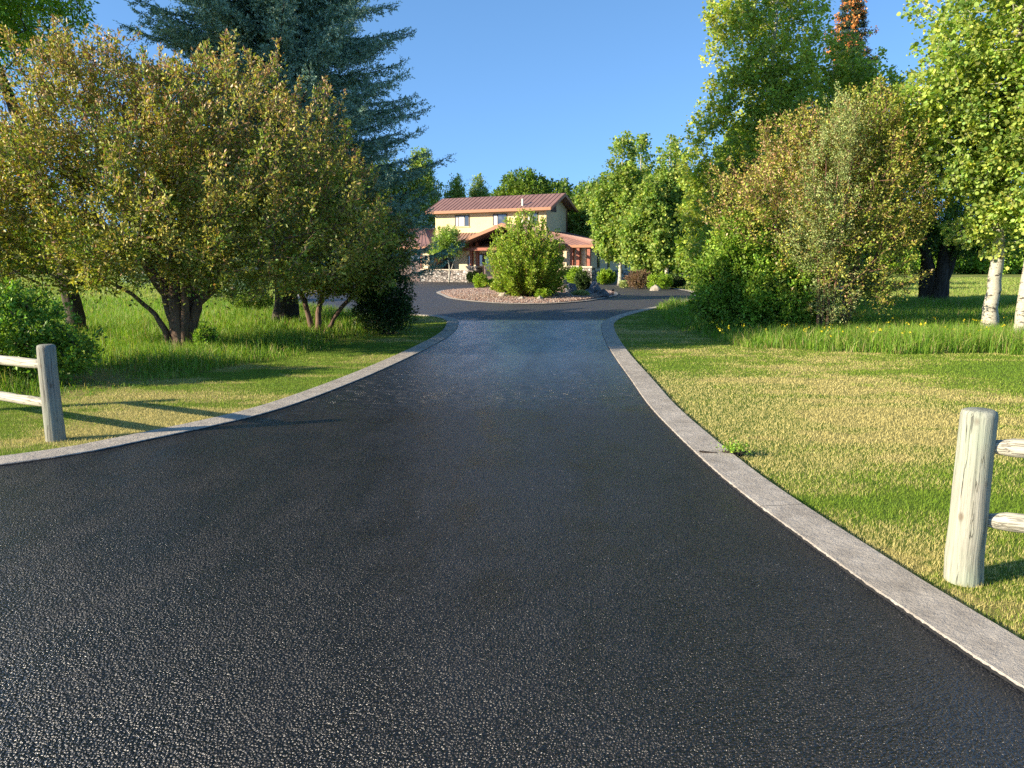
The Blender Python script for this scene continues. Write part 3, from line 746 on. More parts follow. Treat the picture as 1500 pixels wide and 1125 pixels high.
# left: the big crab apple with its multi-stemmed trunk
deciduous('crabapple_tree', 'wide bronze-leaved crab apple tree with a thick rough trunk beside the left mown strip', 'tree',
    (-6.15, 14.4), [[(0, 0, -.05), (.02, 0, .6), (.10, 0, 1.1), (.3, .1, 1.9), (.7, .2, 2.9)], [(-.1, .02, -.05), (-.14, .02, .6), (-.27, 0, 1.1), (-.7, 0, 1.8), (-1.6, -.1, 2.6)],
                    [(.13, -.06, -.05), (.19, -.02, .55), (.36, -.1, .95), (1.0, -.2, 1.45), (2.0, -.3, 1.8)], [(-.03, -.13, -.05), (-.04, -.15, .7), (0, -.25, 1.4), (.1, -.4, 2.4), (-.1, -.4, 3.3)],
                    [(-.2, -.05, .0), (-.27, -.1, .40), (-.42, -.15, .72), (-.8, -.2, 1.1), (-1.5, -.3, 1.5)], [(.06, .12, -.05), (.1, .13, .7), (.2, .2, 1.3), (.6, .4, 2.2)], [(-.16, .1, -.05), (-.2, .12, .7), (-.3, .2, 1.3), (-.8, .5, 2.3)], [(.08, -.15, -.05), (.12, -.17, .6), (.22, -.3, 1.2), (.6, -.7, 2.0)]],
    [[.13, .12, .10, .08, .05], [.13, .12, .10, .08, .05], [.12, .11, .09, .07, .05], [.12, .11, .09, .07, .05], [.07, .06, .045, .035, .02], [.12, .11, .09, .05], [.12, .11, .09, .05], [.09, .08, .06, .04]],
    [(-1.6, 0, 3.6, 2.7, 2.3, 2.0), (1.2, 0, 3.4, 2.4, 2.2, 1.9), (-.6, -.6, 2.7, 3.0, 2.2, 1.5), (-3.4, -.2, 2.9, 1.8, 1.8, 1.8), (2.3, -.3, 2.3, 1.7, 1.6, 1.1), (-.9, 0, 4.9, 1.3, 1.2, .8), (1.5, -.5, 1.5, 1.4, 1.1, .5), (.1, -1.3, 1.9, 1.6, .9, .6), (-2.6, -.3, 1.55, 1.7, 1.1, .55), (-1.4, -.3, 1.15, .8, .5, .35), (1.0, 0, 4.9, .8, .8, .6)],
    1900, 86, .062, .034, OLIVE + [GREEN[1]], 'bark_crab', shoot=.55, spread=.10, up=.75, gap=.62, freq=2.4, seed=2, rmax=.085,
    bronze=BRONZE, bronze_fn=lambda t: (0.08 + 0.34*((t[:, 2]-2.0)/2.6).clip(0, 1)), r_tip=.004)
# second crab apple in front of the spruce
deciduous('crabapple_tree', 'smaller leaning crab apple tree standing just in front of the blue spruce trunk', 'tree',
    (-4.6, 18.2), [[(0, 0, -.05), (.1, -.1, .7), (.4, -.2, 1.4), (1.1, -.3, 2.2)], [(-.1, 0, -.05), (-.25, -.05, .8), (-.6, -.2, 1.6), (-1.1, -.3, 2.6)], [(.12, 0, -.05), (.5, 0, .5), (1.0, -.05, 1.1), (1.8, -.2, 1.6)]],
    [[.075, .065, .05, .03], [.07, .06, .05, .03], [.06, .05, .04, .02]],
    [(0, -.2, 2.9, 1.7, 1.7, 1.4), (1.1, -.3, 2.1, 1.3, 1.3, .8), (-.7, -.3, 3.5, 1.2, 1.2, 1.1), (.9, -.5, 1.5, 1.3, 1.2, .6), (.1, -.6, 1.4, 1.3, .9, .5), (1.7, -.3, 1.9, .6, .8, .6)],
    1150, 76, .062, .034, OLIVE + [GREEN[2]], 'bark_crab', shoot=.55, spread=.10, up=.5, droop=.2, gap=.6, freq=2.4, seed=4, rmax=.06,
    bronze=BRONZE, bronze_fn=lambda t: (0.10 + 0.36*((t[:, 2]-2.0)/2).clip(0, 1)), r_tip=.004)
# big broadleaf behind at far left
deciduous('ash_tree', 'tall bright green ash tree with dark slanted trunk rising behind the big crab apple', 'tree',
    (-9.5, 16.9), [[(0, 0, -.05), (-.12, 0, 1), (-.35, .1, 2.2), (-1.0, .3, 4.5), (-2.0, .6, 7)]], [.19, .17, .15, .12, .07],
    [(-3.0, .4, 8.5, 3.5, 3.2, 3.1), (-1.9, -.2, 6.9, 1.9, 2.0, 1.6)], 1700, 60, .10, .042, BRIGHT, 'bark_dark',
    shoot=.6, spread=.2, up=.1, droop=.6, gap=.6, freq=1.6, seed=6, rmax=.12, mat='leaf_soft')
# dark dense shrub at the end of the mown strip
deciduous('dark_shrub', 'dense dark green shrub standing alone at the bend of the left kerb', 'shrub',
    (-3.05, 18.1), [[(-.05+.1*k, .05*(k % 2), -.02), (-.15+.15*k, 0, .5), (-.3+.3*k, 0, 1.2)] for k in range(4)], [.03, .025, .015],
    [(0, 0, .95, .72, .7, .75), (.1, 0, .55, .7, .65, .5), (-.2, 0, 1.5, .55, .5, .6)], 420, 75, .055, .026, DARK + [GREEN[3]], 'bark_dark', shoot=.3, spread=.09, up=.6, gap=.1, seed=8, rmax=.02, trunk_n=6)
# bright bush behind the left fence
deciduous('honeysuckle_bush', 'leafy honeysuckle bush growing behind the left rail fence', 'shrub',
    (-7.25, 10.6), [[(.2*k-.3, 0, -.02), (.3*k-.5, 0, .4), (.5*k-.9, 0, .9)] for k in range(4)], [.025, .02, .01],
    [(0, 0, .75, 1.25, .9, .6), (1.0, -.1, .5, .55, .6, .45), (-1.6, .2, .95, 1.3, 1.0, .6), (.1, 0, 1.0, .6, .6, .35)], 620, 70, .05, .03, BRIGHT[:3] + GREEN[:2], 'bark_dark', shoot=.3, spread=.09, up=.8, gap=.25, seed=9, rmax=.018, trunk_n=6)
def small_bush(name, label, x, y, r, h, pal, seed, n=160, per=55, leaf=.05, z=0.0, group=None, mat='leaf', up=.6, gap=.15):
    o = deciduous(name, label, 'shrub', (x, y), [[(.06*k-.09, .05*(k % 2), -.02), (.1*k-.15, 0, h*.3), (.2*k-.3, 0, h*.6)] for k in range(3)], [.015, .012, .008],
        [(0, 0, h*.5, r, r*.9, h*.5)], n, per, leaf, leaf*.55, pal, 'bark_dark', shoot=h*.22, spread=max(.05, r*.09), up=up, gap=gap, seed=seed, rmax=.012, trunk_n=6, group=group, mat=mat)
    o.location.z = z; return o
small_bush('low_shrub', 'small dark green shrub in the tall grass between the two crab apple trunks', -8.2, 24.5, .6, .9, GREEN, 10)
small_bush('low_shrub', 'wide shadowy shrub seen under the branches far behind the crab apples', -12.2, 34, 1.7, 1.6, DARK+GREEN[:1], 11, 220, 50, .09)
wx, wy = P(1072, 668); small_bush('kerb_weed', 'small green weed tuft growing at the grass edge of the right kerb', wx+.02, wy, .09, .07, BRIGHT, 14, 40, 22, .022)
small_bush('low_shrub', 'leafy weeds at the foot of the big crab apple trunk', -5.6, 14.1, .22, .55, BRIGHT, 12, 40, 26, .06)

# ---- spruces
def spruce(name, label, base, H, fr, pal, nlev, seed, cones=False, lowest=0.5, dens=1.0, trunk_r=.22):
    rng = np.random.default_rng(seed); root = empty(name, (base[0], base[1], 0), 0, label, 'tree')
    trunk_mesh('trunk', [(0, 0, -.05), (0, 0, H*.1), (.05, .02, H*.4), (0, 0, H)], [trunk_r, trunk_r*.9, trunk_r*.6, .02], M['bark_dark'], root, seed=seed)
    segs = []; sp = []; sdv = []; sl = []; cpos = []
    for li in range(nlev):
        f = li/(nlev-1); z = lowest + (H-.25-lowest)*f; R = fr(z); nb = rng.integers(7, 10)
        for b in range(nb):
            a = 6.283*(b+rng.random()*.7)/nb + li*1.3; L = R*rng.choice([rng.uniform(.62, .85), rng.uniform(.9, 1.12)]); dz0 = -.05-.32*(1-f)
            m = max(4, int(L/.16)); prev = np.array([0, 0, z]); wig = rng.normal(0, .05)
            for k in range(1, m+1):
                u = k/m; r = L*u; q = np.array([math.cos(a+wig*u)*r, math.sin(a+wig*u)*r, z + dz0*L*(u-.85*u*u)*1.5 - .06*L*u + .10*L*u*u])
                segs.append((prev, q, .03*(1-u)+.008, .03*(1-u)+.006)); d = q-prev; d /= np.linalg.norm(d)+1e-9
                if u > .18:
                    side = np.array([-math.sin(a), math.cos(a), 0]); wl = (.16+.30*math.sin(min(1, u*1.05)*math.pi)**.7)*min(1, L/1.6+.35)*dens
                    for s in (-1, 1):
                        for rep in range(3):
                            e = norm((d*.7+side*s*rng.uniform(.6, 1.1)+np.array([0, 0, rng.normal(-.22, .3)]))[None])[0]; ll = wl*rng.uniform(.6, 1.25)
                            st = prev + d*rng.random()*.15
                            nsp = max(1, int(ll/.085))
                            for t in range(nsp):
                                p = st+e*ll*(t+.3)/nsp; p[2] -= .05*((t+1)/nsp)**2
                                ee = norm((e*.6+d*.5*rng.normal(.6, .5)+rng.normal(0, .38, 3)+np.array([0, 0, -.15 if t < nsp-1 else .12]))[None])[0]
                                sp.append(p); sdv.append(ee); sl.append(rng.uniform(.10, .17))
                prev = q
            sp.append(prev); sdv.append(d); sl.append(.16)
            if cones and f > .72 and rng.random() < .85:
                for _ in range(3): cpos.append(np.array([0, 0, z])+(prev-np.array([0, 0, z]))*rng.uniform(.75, 1.12)+rng.normal(0, .07, 3))
    tubes_object('branches', segs, M['bark_dark'], root, 4)
    sp = np.array(sp); sdv = np.array(sdv); sl = np.array(sl); n = len(sp)
    K = 9; idx = np.repeat(np.arange(n), K); u = np.tile(np.linspace(0, .95, K), n); m = len(idx)
    rad = norm(np.cross(sdv[idx], rng.normal(size=(m, 3)))); nd = norm(rad*.9+sdv[idx]*.75+np.array([0, 0, .12]))
    p = sp[idx]+sdv[idx]*(u*sl[idx])[:, None]
    pa = np.array(pal); c = pa[rng.integers(0, len(pal), n)][idx]*rng.normal(1, .14, (m, 1)).clip(.5, 1.5)
    tipb = ((u > .6)*.25+1)[:, None]; c = c*tipb
    print(name, 'needles', m)
    leaf_object('crown', p, nd, norm(rng.normal(size=(m, 3))+[0, 0, .6]), rng.uniform(.045, .075, m), .026, c.clip(.004, .9), M['needle'], root, False, .05)
    if cpos:
        cp = np.repeat(np.array(cpos), 18, 0); m = len(cp); off = rng.normal(0, 1, (m, 3)); cp = cp+off*[.03, .03, .06]
        leaf_object('cones', cp, norm(off+[0, 0, -.8]), rng.normal(size=(m, 3)), .08, .06, np.array([(0.60, .22, .05), (.70, .32, .09), (.45, .16, .04)])[rng.integers(0, 3, m)], M['needle'], root, True, .1)
    return root
BLUE = [(0.19, 0.30, 0.21), (0.26, 0.38, 0.28), (0.12, 0.20, 0.13), (0.34, 0.45, 0.34)]
spruce('blue_spruce', 'tall blue-green spruce tree towering behind the crab apples', (-6.0, 20.6), 17.5, lambda z: (.25+4.45*max(0, 1-z/17.5)**.72)*(1+.22*math.exp(-max(0, z-1.5)/2.2)), BLUE, 78, 15, lowest=2.0, trunk_r=.28)
spruce('cone_laden_spruce', 'dark spruce with orange-brown cones at its tip rising behind the aspens', (14.1, 34), 13.5, lambda z: .15+2.9*max(0, 1-z/13.6)**.95, [(0.04, .075, .04), (.06, .10, .05), (.03, .055, .03)], 36, 16, cones=True, lowest=1.0, trunk_r=.18)

# ---- right side
deciduous('olive_crabapple', 'crab apple with red-brown new leaves and short pinkish trunk at the right grass strip', 'tree',
    (8.2, 18.9), [[(0, 0, -.05), (-.02, 0, .8), (.1, 0, 1.6), (.2, .1, 2.6), (.1, .1, 3.9)], [(-.05, 0, .2), (-.5, -.1, 1.1), (-1.3, -.2, 2.0), (-2.3, -.3, 2.7)], [(.05, 0, .5), (.5, 0, 1.5), (1.0, .1, 2.6)], [(-.5, -.1, -.05), (-.6, -.2, .9), (-.8, -.3, 2.2), (-.7, -.3, 3.6)]],
    [[.12, .10, .085, .06, .03], [.07, .06, .05, .03], [.07, .05, .03], [.05, .045, .035, .02]],
    [(-.5, 0, 3.3, 2.1, 1.8, 1.9), (-2.1, -.3, 3.1, 1.6, 1.3, 1.1), (.3, 0, 4.7, 1.2, 1.2, 1.2), (-.4, -.4, 1.6, 1.9, 1.3, 1.2), (.9, 0, 3.2, 1.1, 1.1, 1.5), (-1.2, 0, 4.3, 1.2, 1.1, 1.0)],
    1250, 62, .058, .034, OLIVE[:3] + [(0.20, .27, .035), (.26, .32, .045), (.14, .20, .03)], 'bark_red', shoot=.5, spread=.11, up=.7, gap=.62, freq=2.2, seed=22, rmax=.05, r_tip=.0042,
    bronze=BRONZE, bronze_fn=lambda t: (0.10 + 0.38*np.exp(-((t[:, 0]+1.9)/1.5)**2-((t[:, 2]-3.7)/1.2)**2)))
deciduous('silver_buffaloberry', 'upright silvery-leaved bush-tree growing through the front of the right crab apple', 'tree',
    (7.3, 18.0), [[(.1*k-.15, .05*(k % 2), -.05), (.13*k-.2, 0, 1.2), (.2*k-.35, 0, 2.8), (.3*k-.5, 0, 4.0)] for k in range(4)], [.04, .035, .025, .012],
    [(0, 0, 3.4, .75, .7, 1.7), (.1, 0, 4.6, .5, .5, .9), (-.5, 0, 2.4, .8, .7, 1.0), (.1, -.1, 1.0, .6, .5, .7)], 420, 60, .04, .022, SILVER, 'bark_red', shoot=.55, spread=.07, up=1.3, gap=.3, seed=23, rmax=.025, r_tip=.004)
deciduous('chokecherry_bush', 'bright green rounded bush at the left end of the right-hand thicket by the grass tip', 'shrub',
    (5.75, 19.0), [[(.2*k-.4, .05*(k % 2), -.03), (.3*k-.6, 0, .8), (.5*k-1.0, 0, 1.6)] for k in range(5)], [.035, .03, .015],
    [(0, 0, 1.25, 1.3, 1.0, 1.05), (-.4, -.2, .7, .95, .8, .6), (.9, -.2, 1.0, 1.2, .9, .9), (-.1, 0, 2.1, .85, .8, .8)], 900, 66, .075, .046, BRIGHT + BRIGHT + GREEN[1:3], 'bark_dark', shoot=.34, spread=.11, up=.4, gap=.35, freq=2.0, seed=24, rmax=.025, r_tip=.004, trunk_n=6)
def aspen(label, x, y, h, blobs, n, per, leaf, seed, lean=0.0, tr=.13, pal=ASPEN, group=None, forks=True, name='aspen_tree', shoot=.4, mat='leaf_soft', gap=.45, spread=.16):
    tr_l = [[(0, 0, -.05), (.03, 0, h*.12), (lean*.4, .02, h*.4), (lean*.8, 0, h*.7), (lean, 0, h*.95)]]; rr = [tr, tr*.9, tr*.7, tr*.42, tr*.12]
    return deciduous(name, label, 'tree', (x, y), tr_l, rr, blobs, n, per, leaf, leaf*.95, pal, 'bark_aspen', group=group, round_=True, shoot=shoot, spread=spread, up=.25, droop=.5, gap=gap, freq=1.5, seed=seed, rmax=tr*.42, mat=mat, r_tip=.005)
aspen('tall aspen with the highest crown left of the cone-topped spruce', 8.7, 27.5, 13.2, [(-.1, 0, 9.2, 2.1, 2.0, 3.4), (-.2, 0, 5.4, 2.6, 2.3, 3.0), (.4, 0, 11.5, .9, .9, 1.5), (-1.2, 0, 3.2, 1.7, 1.6, 2.0)], 1500, 48, .085, 30, .2, gap=.6)
aspen('aspen with a rounded crown between the tallest aspen and the spruce with cones', 12.4, 29.5, 9.8, [(.2, 0, 6.4, 2.5, 2.0, 2.9), (-.3, 0, 8.6, 1.5, 1.3, 1.3), (0, 0, 3.6, 2.2, 2, 2.2)], 950, 48, .09, 31, gap=.55)
aspen('shorter leafy aspen nearest the loop on the right edge of the drive', 8.7, 31.5, 7.0, [(.2, 0, 4.0, 1.9, 1.8, 2.4), (-.3, 0, 2.0, 1.8, 1.6, 1.3), (.6, 0, 5.8, 1.2, 1.1, 1.3), (-.9, 0, 3.6, 1.0, 1.0, 1.2)], 800, 50, .085, 32, gap=.6, pal=GREEN[:3]+ASPEN[:1])
aspen('aspen with scarred black and white trunk and blue-green leaves at the right', 11.35, 18.35, 10.5, [(.3, -.2, 7.0, 2.6, 2.2, 3.2), (-1.1, -.3, 4.9, 1.6, 1.6, 1.7), (.9, -.3, 4.0, 2.0, 1.7, 1.9), (-.2, -.2, 2.6, 1.0, 1.0, .7)], 1500, 58, .078, 33, .1, .155, [(0.23, .32, .075), (.31, .39, .08), (.18, .26, .06), (.39, .44, .09)], gap=.4)
aspen('pale smooth trunk aspen with yellow-green leaves at the right picture edge', 11.15, 16.9, 9.5, [(.6, -1.6, 5.6, 1.9, 1.3, 2.3), (.2, -1.7, 3.2, 1.1, 1.0, 1.0), (.9, -1.6, 7.8, 2.3, 1.4, 1.8)], 1000, 56, .085, 34, .6, .14, [(0.19, .30, .025), (.25, .37, .035), (.15, .25, .022)], gap=.35)
deciduous('willow_tree', 'broad dark-trunked willow in deep shade behind the right aspens', 'tree', (17.1, 31.5),
    [[(0, 0, -.05), (-.1, 0, 1), (-.5, 0, 2.2), (-1.2, 0, 4)], [(.3, 0, -.05), (.35, 0, 1), (.7, 0, 2.4), (1.4, 0, 4)], [(-.3, .1, -.05), (-.35, .1, 1), (-.4, .1, 2.5), (-.3, .2, 4.5)], [(.0, -.25, -.05), (.1, -.25, 1), (.2, -.2, 2.5), (.4, 0, 5)]],
    [[.32, .26, .2, .1], [.32, .26, .2, .1], [.25, .2, .16, .08], [.28, .24, .18, .09]],
    [(0, 0, 5.6, 4.2, 3.2, 3.2), (-1.5, -.5, 3.3, 2.8, 2, 1.4), (2.0, 0, 3.0, 2.6, 2.2, 1.3)], 1150, 55, .12, .045, GREEN + DARK[:2], 'bark_dark', shoot=.6, spread=.2, up=0, droop=.6, gap=.3, seed=35, rmax=.15)

# ---- by the house
HA = [(0.20, .29, .055), (.26, .35, .065), (.15, .23, .05), (.33, .38, .09)]
def far_aspen(label, x, y, h, r, seed, n=520, leaf=.15, bare=0.0, name='aspen_tree', pal=HA, group='aspens beside the house'):
    return aspen(label, x, y, h, [(0, 0, h*.48, r*1.15, r, h*.30), (0, 0, h*.74, r*.55, r*.55, h*.22), (0, 0, h*.30, r*.95, r*.9, h*.15), (.1, 0, h*.9, r*.22, r*.22, h*.09)], n, 46, leaf, seed, 0, .15, pal, group, shoot=.6, name=name, spread=.22, gap=.35)
far_aspen('tallest pointed aspen right of the house with pale upper stem', 8.1, 58.5, 11.4, 2.0, 50, 800)
far_aspen('slim pointed aspen standing between the two fuller aspens by the house wing', 9.8, 60.5, 11.6, 1.6, 51, 620)
far_aspen('dark full aspen furthest right in the clump beside the house', 11.3, 57, 11.0, 2.4, 52, 760)
far_aspen('low bushy aspen with bare twigs at the front of the clump beside the house', 9.6, 54.5, 7.6, 1.75, 53, 620)
far_aspen('small aspen tucked behind the end of the low house wing', 7.0, 74, 9.2, 2.2, 54, 560, .2)
far_aspen('leafy aspen behind the clump close to the thicket on the right', 14.2, 55, 9.4, 2.4, 56, 760)
far_aspen('green tree filling the gap between loop drive and thicket', 13.2, 46, 6.6, 2.2, 57, 620, .13)

# trees beyond the house
def far_tree(name, label, x, y, h, r, seed, pal, blobs=None, n=520, leaf=.3, group='trees beyond the house', bark='bark_dark'):
    bl = blobs or [(0, 0, h*.62, r, r, h*.36), (-r*.45, 0, h*.5, r*.6, r*.6, h*.28), (r*.5, 0, h*.52, r*.6, r*.6, h*.26)]
    return deciduous(name, label, 'tree', (x, y), [[(0, 0, -.05), (0, 0, h*.3), (.2, 0, h*.6), (0, 0, h*.85)]], [.35, .28, .16, .05], bl, n, 46, leaf, leaf*.6, pal, bark, group=group, shoot=1.0, spread=.38, up=.3, gap=.4, freq=.8, seed=seed, rmax=.15, r_tip=.012, var=.22)
far_tree('cottonwood_tree', 'round-headed cottonwood rising behind the right half of the house roof', 2.4, 100, 13.6, 4.2, 60, GREEN, [(-.8, 0, 9.6, 3.4, 3, 3.4), (2.6, 0, 9.3, 3.0, 2.8, 2.8), (-4.0, 0, 8.3, 2.8, 2.4, 2.2), (4.6, 0, 7.5, 2.6, 2.3, 2.4)], 1100)
far_tree('poplar_tree', 'slim poplar behind the roof, left of its twin', -6.6, 92, 11.8, 1.4, 61, HA, [(0, 0, 6.5, 1.6, 1.5, 4), (.2, 0, 10, .8, .8, 2)], 300, .2)
far_tree('poplar_tree', 'slim poplar behind the roof, right of its twin and nearer the cottonwood', -3.9, 94, 11.6, 1.4, 62, HA, [(0, 0, 6.5, 1.6, 1.5, 4), (-.1, 0, 10, .75, .8, 1.9)], 300, .2)
far_tree('poplar_tree', 'full green poplar beside the spruce edge behind the left end of the house', -10.6, 90, 14.2, 2.6, 63, HA, [(0, 0, 7.5, 2.6, 2.4, 4.8), (.3, 0, 11.8, 1.3, 1.2, 2.6), (1.9, 0, 8.0, 1.6, 1.4, 3.0)], 700, .24)
far_tree('poplar_tree', 'tall poplar half hidden by the spruce left of the house', -14.5, 88, 13.5, 2.8, 64, GREEN, None, 600, .26)
far_tree('cottonwood_tree', 'dark leafy tree behind the right eave of the house', 9.8, 92, 11.4, 3.2, 65, GREEN, None, 700, .26)
far_tree('cottonwood_tree', 'green tree behind the aspens at the end of the house wing', 13.5, 84, 11.0, 3.2, 66, GREEN, None, 700, .26)
# horizon tree line: individuals with shared meshes
src = far_tree('hedgerow_tree', 'broad green tree on the far field edge, seen low between the right aspen trunks', 62, 120, 9, 5.5, 70, BRIGHT, [(0, 0, 4.4, 5.5, 4, 3.6), (-4, 0, 3.4, 3.5, 3, 3), (4, 0, 3.6, 3.5, 3, 3.2), (0, 0, 1.6, 6.5, 4, 1.5)], 900, .42, group='trees along the far field edge')
LB = 'far field edge tree in the hazy green row behind the meadow'
rr = random.Random(5)
for k, (x, y) in enumerate([(-88, 118), (-76, 126), (-66, 120), (-55, 128), (-44, 118), (-34, 124), (-25, 118), (22, 118), (32, 126), (42, 119), (52, 127), (73, 122), (84, 128), (96, 120), (106, 128)]):
    c = copy_tree(src); c.location = (x, y, 0); c.rotation_euler.z = rr.uniform(0, 6.28); s = rr.uniform(.75, 1.1); c.scale = (s, s, s*rr.uniform(.8, 1.1)); c['label'] = LB
for ch in (src,): ch['label'] = LB

# island planting
IZ = lambda x, y: inner_h(x, y)
r_ = np.random.default_rng(80)
def island_maple():
    x0, y0 = 0.67, 35.8; z0 = IZ(x0, y0); root = empty('amur_maple', (x0, y0, z0-.02), 0, 'large bright green maple shrub with upright shoots on the gravel island', 'shrub')
    rng = np.random.default_rng(81); n = 330; segs = []; P_ = []; LD = []; NR = []; C = []; 
    for i in range(n):
        a = rng.random()*6.283; lean = rng.random()**.55; t0 = np.array([math.cos(a)*.12, math.sin(a)*.12, 0]); R = 1.85*lean
        H = 4.0*(1-.50*lean**2.2)*rng.uniform(.55, 1.0) if rng.random() < .7 else 4.0*(1-.5*lean**2)*rng.uniform(.15, .6)
        end = np.array([math.cos(a)*R, math.sin(a)*R, max(.25, H)]); m = 9; prev = t0; pts = [t0]
        for k in range(1, m+1):
            u = k/m; q = np.array([t0[0]+(end[0])*u**.75, t0[1]+end[1]*u**.75, end[2]*u**1.25 if lean > .75 else end[2]*u**1.05]); q[:2] += rng.normal(0, .02, 2)
            segs.append((prev, q, .022*(1-u)+.005, .022*(1-u)+.004)); prev = q; pts.append(q)
        pts = np.array(pts); K = 120; u = 1-rng.random(K)**1.2*.72; ii = (u*m).clip(0, m-1e-3); j = ii.astype(int); f = (ii-j)[:, None]
        p = pts[j]*(1-f)+pts[j+1]*f; d = norm(pts[j+1]-pts[j]); off = norm(rng.normal(size=(K, 3))); w_ = (.17*(1.15-u)+.055)[:, None]
        P_.append(p+off*w_*rng.random((K, 1))**.5); LD.append(norm(d*.8+off*.8)); NR.append(norm(rng.normal(0, .7, (K, 3))+off*.3+[0, 0, .4]))
        pal2 = np.array([(0.22, .34, .03), (.30, .41, .04), (.16, .26, .024), (.38, .44, .06), (.40, .32, .06)]); C.append(pal2[rng.choice(5, K, p=[.3, .3, .22, .13, .05])]*rng.normal(1, .15, (K, 1)).clip(.5, 1.5))
    tubes_object('stems', segs, M['bark_red'], root, 4)
    P_ = np.concatenate(P_); leaf_object('crown', P_, np.concatenate(LD), np.concatenate(NR), .13*rng.uniform(.6, 1.2, len(P_)), .06, np.concatenate(C), M['leaf'], root)
island_maple()
YG = [(0.22, .34, .02), (.28, .38, .03), (.17, .27, .02)]
def ib(px, py, name, label, r, h, pal, seed, Y=None, **k):
    x, y = P(px, py)
    if Y: x, y = (px-750)/1137*Y, Y
    small_bush(name, label, x, y, r, h, pal, seed, z=IZ(x, y)-.03 if in_poly(np.array([x]), np.array([y]), inner)[0] else 0, **k)
ib(704, 0, 'gold_shrub', 'small yellow-green shrub at the left back of the gravel island', .42, .85, YG, 90, Y=46, leaf=.07)
ib(722, 0, 'gold_shrub', 'tiny green shrub between the yellow shrub and the stone bench', .36, .5, BRIGHT, 91, Y=46.5, leaf=.07)
ib(796, 0, 'gold_shrub', 'low yellow-green sprigs at the foot of the maple on the island', .32, .42, YG, 92, Y=34.2, leaf=.06, n=60)
ib(853, 0, 'boxwood_shrub', 'dark round shrub between the two grey boulders on the island', .42, .95, DARK+[GREEN[3]], 93, Y=39.5, leaf=.06)
ib(850, 0, 'silver_mat_plant', 'flat silvery mat plant in front of the dark island shrub', .42, .22, SILVER, 94, Y=36.3, leaf=.05, n=70)
ib(843, 0, 'gold_shrub', 'bright yellow-green shrub against the stone base of the right pillar', .85, 1.35, YG, 95, Y=60, leaf=.1)
ib(888, 0, 'gold_shrub', 'yellow-green shrub by the shaded wall of the house wing', .75, 1.15, YG, 96, Y=62, leaf=.1)
ib(693, 0, 'boxwood_shrub', 'dark little shrub against the low stone wall left of the pillar', .5, .95, DARK, 97, Y=66.5, leaf=.1)
ib(937, 0, 'barberry_shrub', 'brownish-purple shrub beside the clipped green hedge ball', .95, 1.15, [(0.16, .09, .06), (.22, .14, .08), (.12, .10, .04)], 98, Y=51, leaf=.08)
ib(965, 0, 'spirea_shrub', 'yellow-green clipped shrub behind the white boulder', .85, 1.0, YG+BRIGHT[:1], 99, Y=50, leaf=.08)
ib(987, 0, 'boxwood_shrub', 'dark green shrub right of the yellow-green clipped one', .75, .95, DARK+GREEN[:1], 100, Y=51.5, leaf=.08)
ib(915, 0, 'gold_shrub', 'small straw-coloured plant left of the brownish shrub', .4, .5, SILVER, 101, Y=53, leaf=.07, n=70)
# little tree in front of the porch
deciduous('young_maple', 'little light green tree in front of the porch by the garage', 'tree', (-5.35, 66.3), [[(0, 0, -.05), (.05, 0, 1.2), (-.1, 0, 2.2), (0, 0, 3.6)], [(.05, 0, .6), (.4, 0, 1.8), (.9, 0, 2.8)]], [[.07, .06, .045, .02], [.045, .035, .02]],
    [(-.1, 0, 3.7, 1.2, 1.1, 1.0), (.5, 0, 2.9, 1.2, 1.0, .7), (-.8, 0, 2.8, .9, .9, .5)], 260, 50, .14, .06, BRIGHT+SILVER[:1], 'bark_aspen', shoot=.5, spread=.16, up=.2, droop=.4, gap=.3, seed=103, rmax=.03)

# rocks, bench, post on the island
def rock(label, x, y, r, h, mat, seed, z=None):
    rr = random.Random(seed); import bmesh
    bm = bmesh.new(); bmesh.ops.create_icosphere(bm, subdivisions=3, radius=1)
    ks = [(Vector((rr.uniform(-1, 1), rr.uniform(-1, 1), rr.uniform(-.2, 1))).normalized(), rr.uniform(.55, .85)) for _ in range(9)]
    for v in bm.verts:
        for k, lim in ks:
            d = v.co.dot(k)
            if d > lim: v.co -= k*(d-lim)
        v.co = Vector((v.co.x*r, v.co.y*r*.8, v.co.z*h)) * (1+rr.uniform(-.03, .03))
    me = bpy.data.meshes.new('boulder'); bm.to_mesh(me); bm.free(); me.materials.append(mat)
    o = bpy.data.objects.new('boulder', me); COL.objects.link(o); o.location = (x, y, (IZ(x, y) if z is None else z)+h*.25); return tag(o, label, 'rock')
def at(px, Y): return ((px-750)/1137*Y, Y)
rock('flat pale tan boulder at the left foot of the island maple', *at(738, 35.5), .38, .20, M['rock_tan'], 1)
rock('blue-grey boulder left of the dark round island shrub', *at(838, 38.5), .34, .42, M['rock_blue'], 2)
rock('largest peaked blue-grey boulder at the right end of the island', *at(872, 38.5), .42, .52, M['rock_blue'], 3)
rock('low blue-grey rock just right of the peaked boulder', *at(884, 37.2), .30, .26, M['rock_blue'], 4)
rock('small rubble rock left of the peaked boulder', *at(862, 37.6), .24, .2, M['rock_blue'], 5)
rock('small pale flat stone lying near the front edge of the gravel', *at(764, 33.8), .2, .09, M['rock_tan'], 6)
rock('tan stone under the front leaves of the island maple', *at(790, 33.6), .16, .12, M['rock_tan'], 7)
rock('white boulder in front of the clipped shrub beside the right loop', *at(960, 47.5), .42, .32, M['rock_tan'], 8, 0)
bx, by = at(735, 50.3); root = empty('stone_bench', (bx, by, IZ(bx, by)-.02), math.radians(8), 'pale stone slab bench behind the gravel island', 'bench')
b = MB(); b.box(-.55, .55, -.22, .22, .36, .48); b.build('seat', M['capstone'], root, bevel=.02)
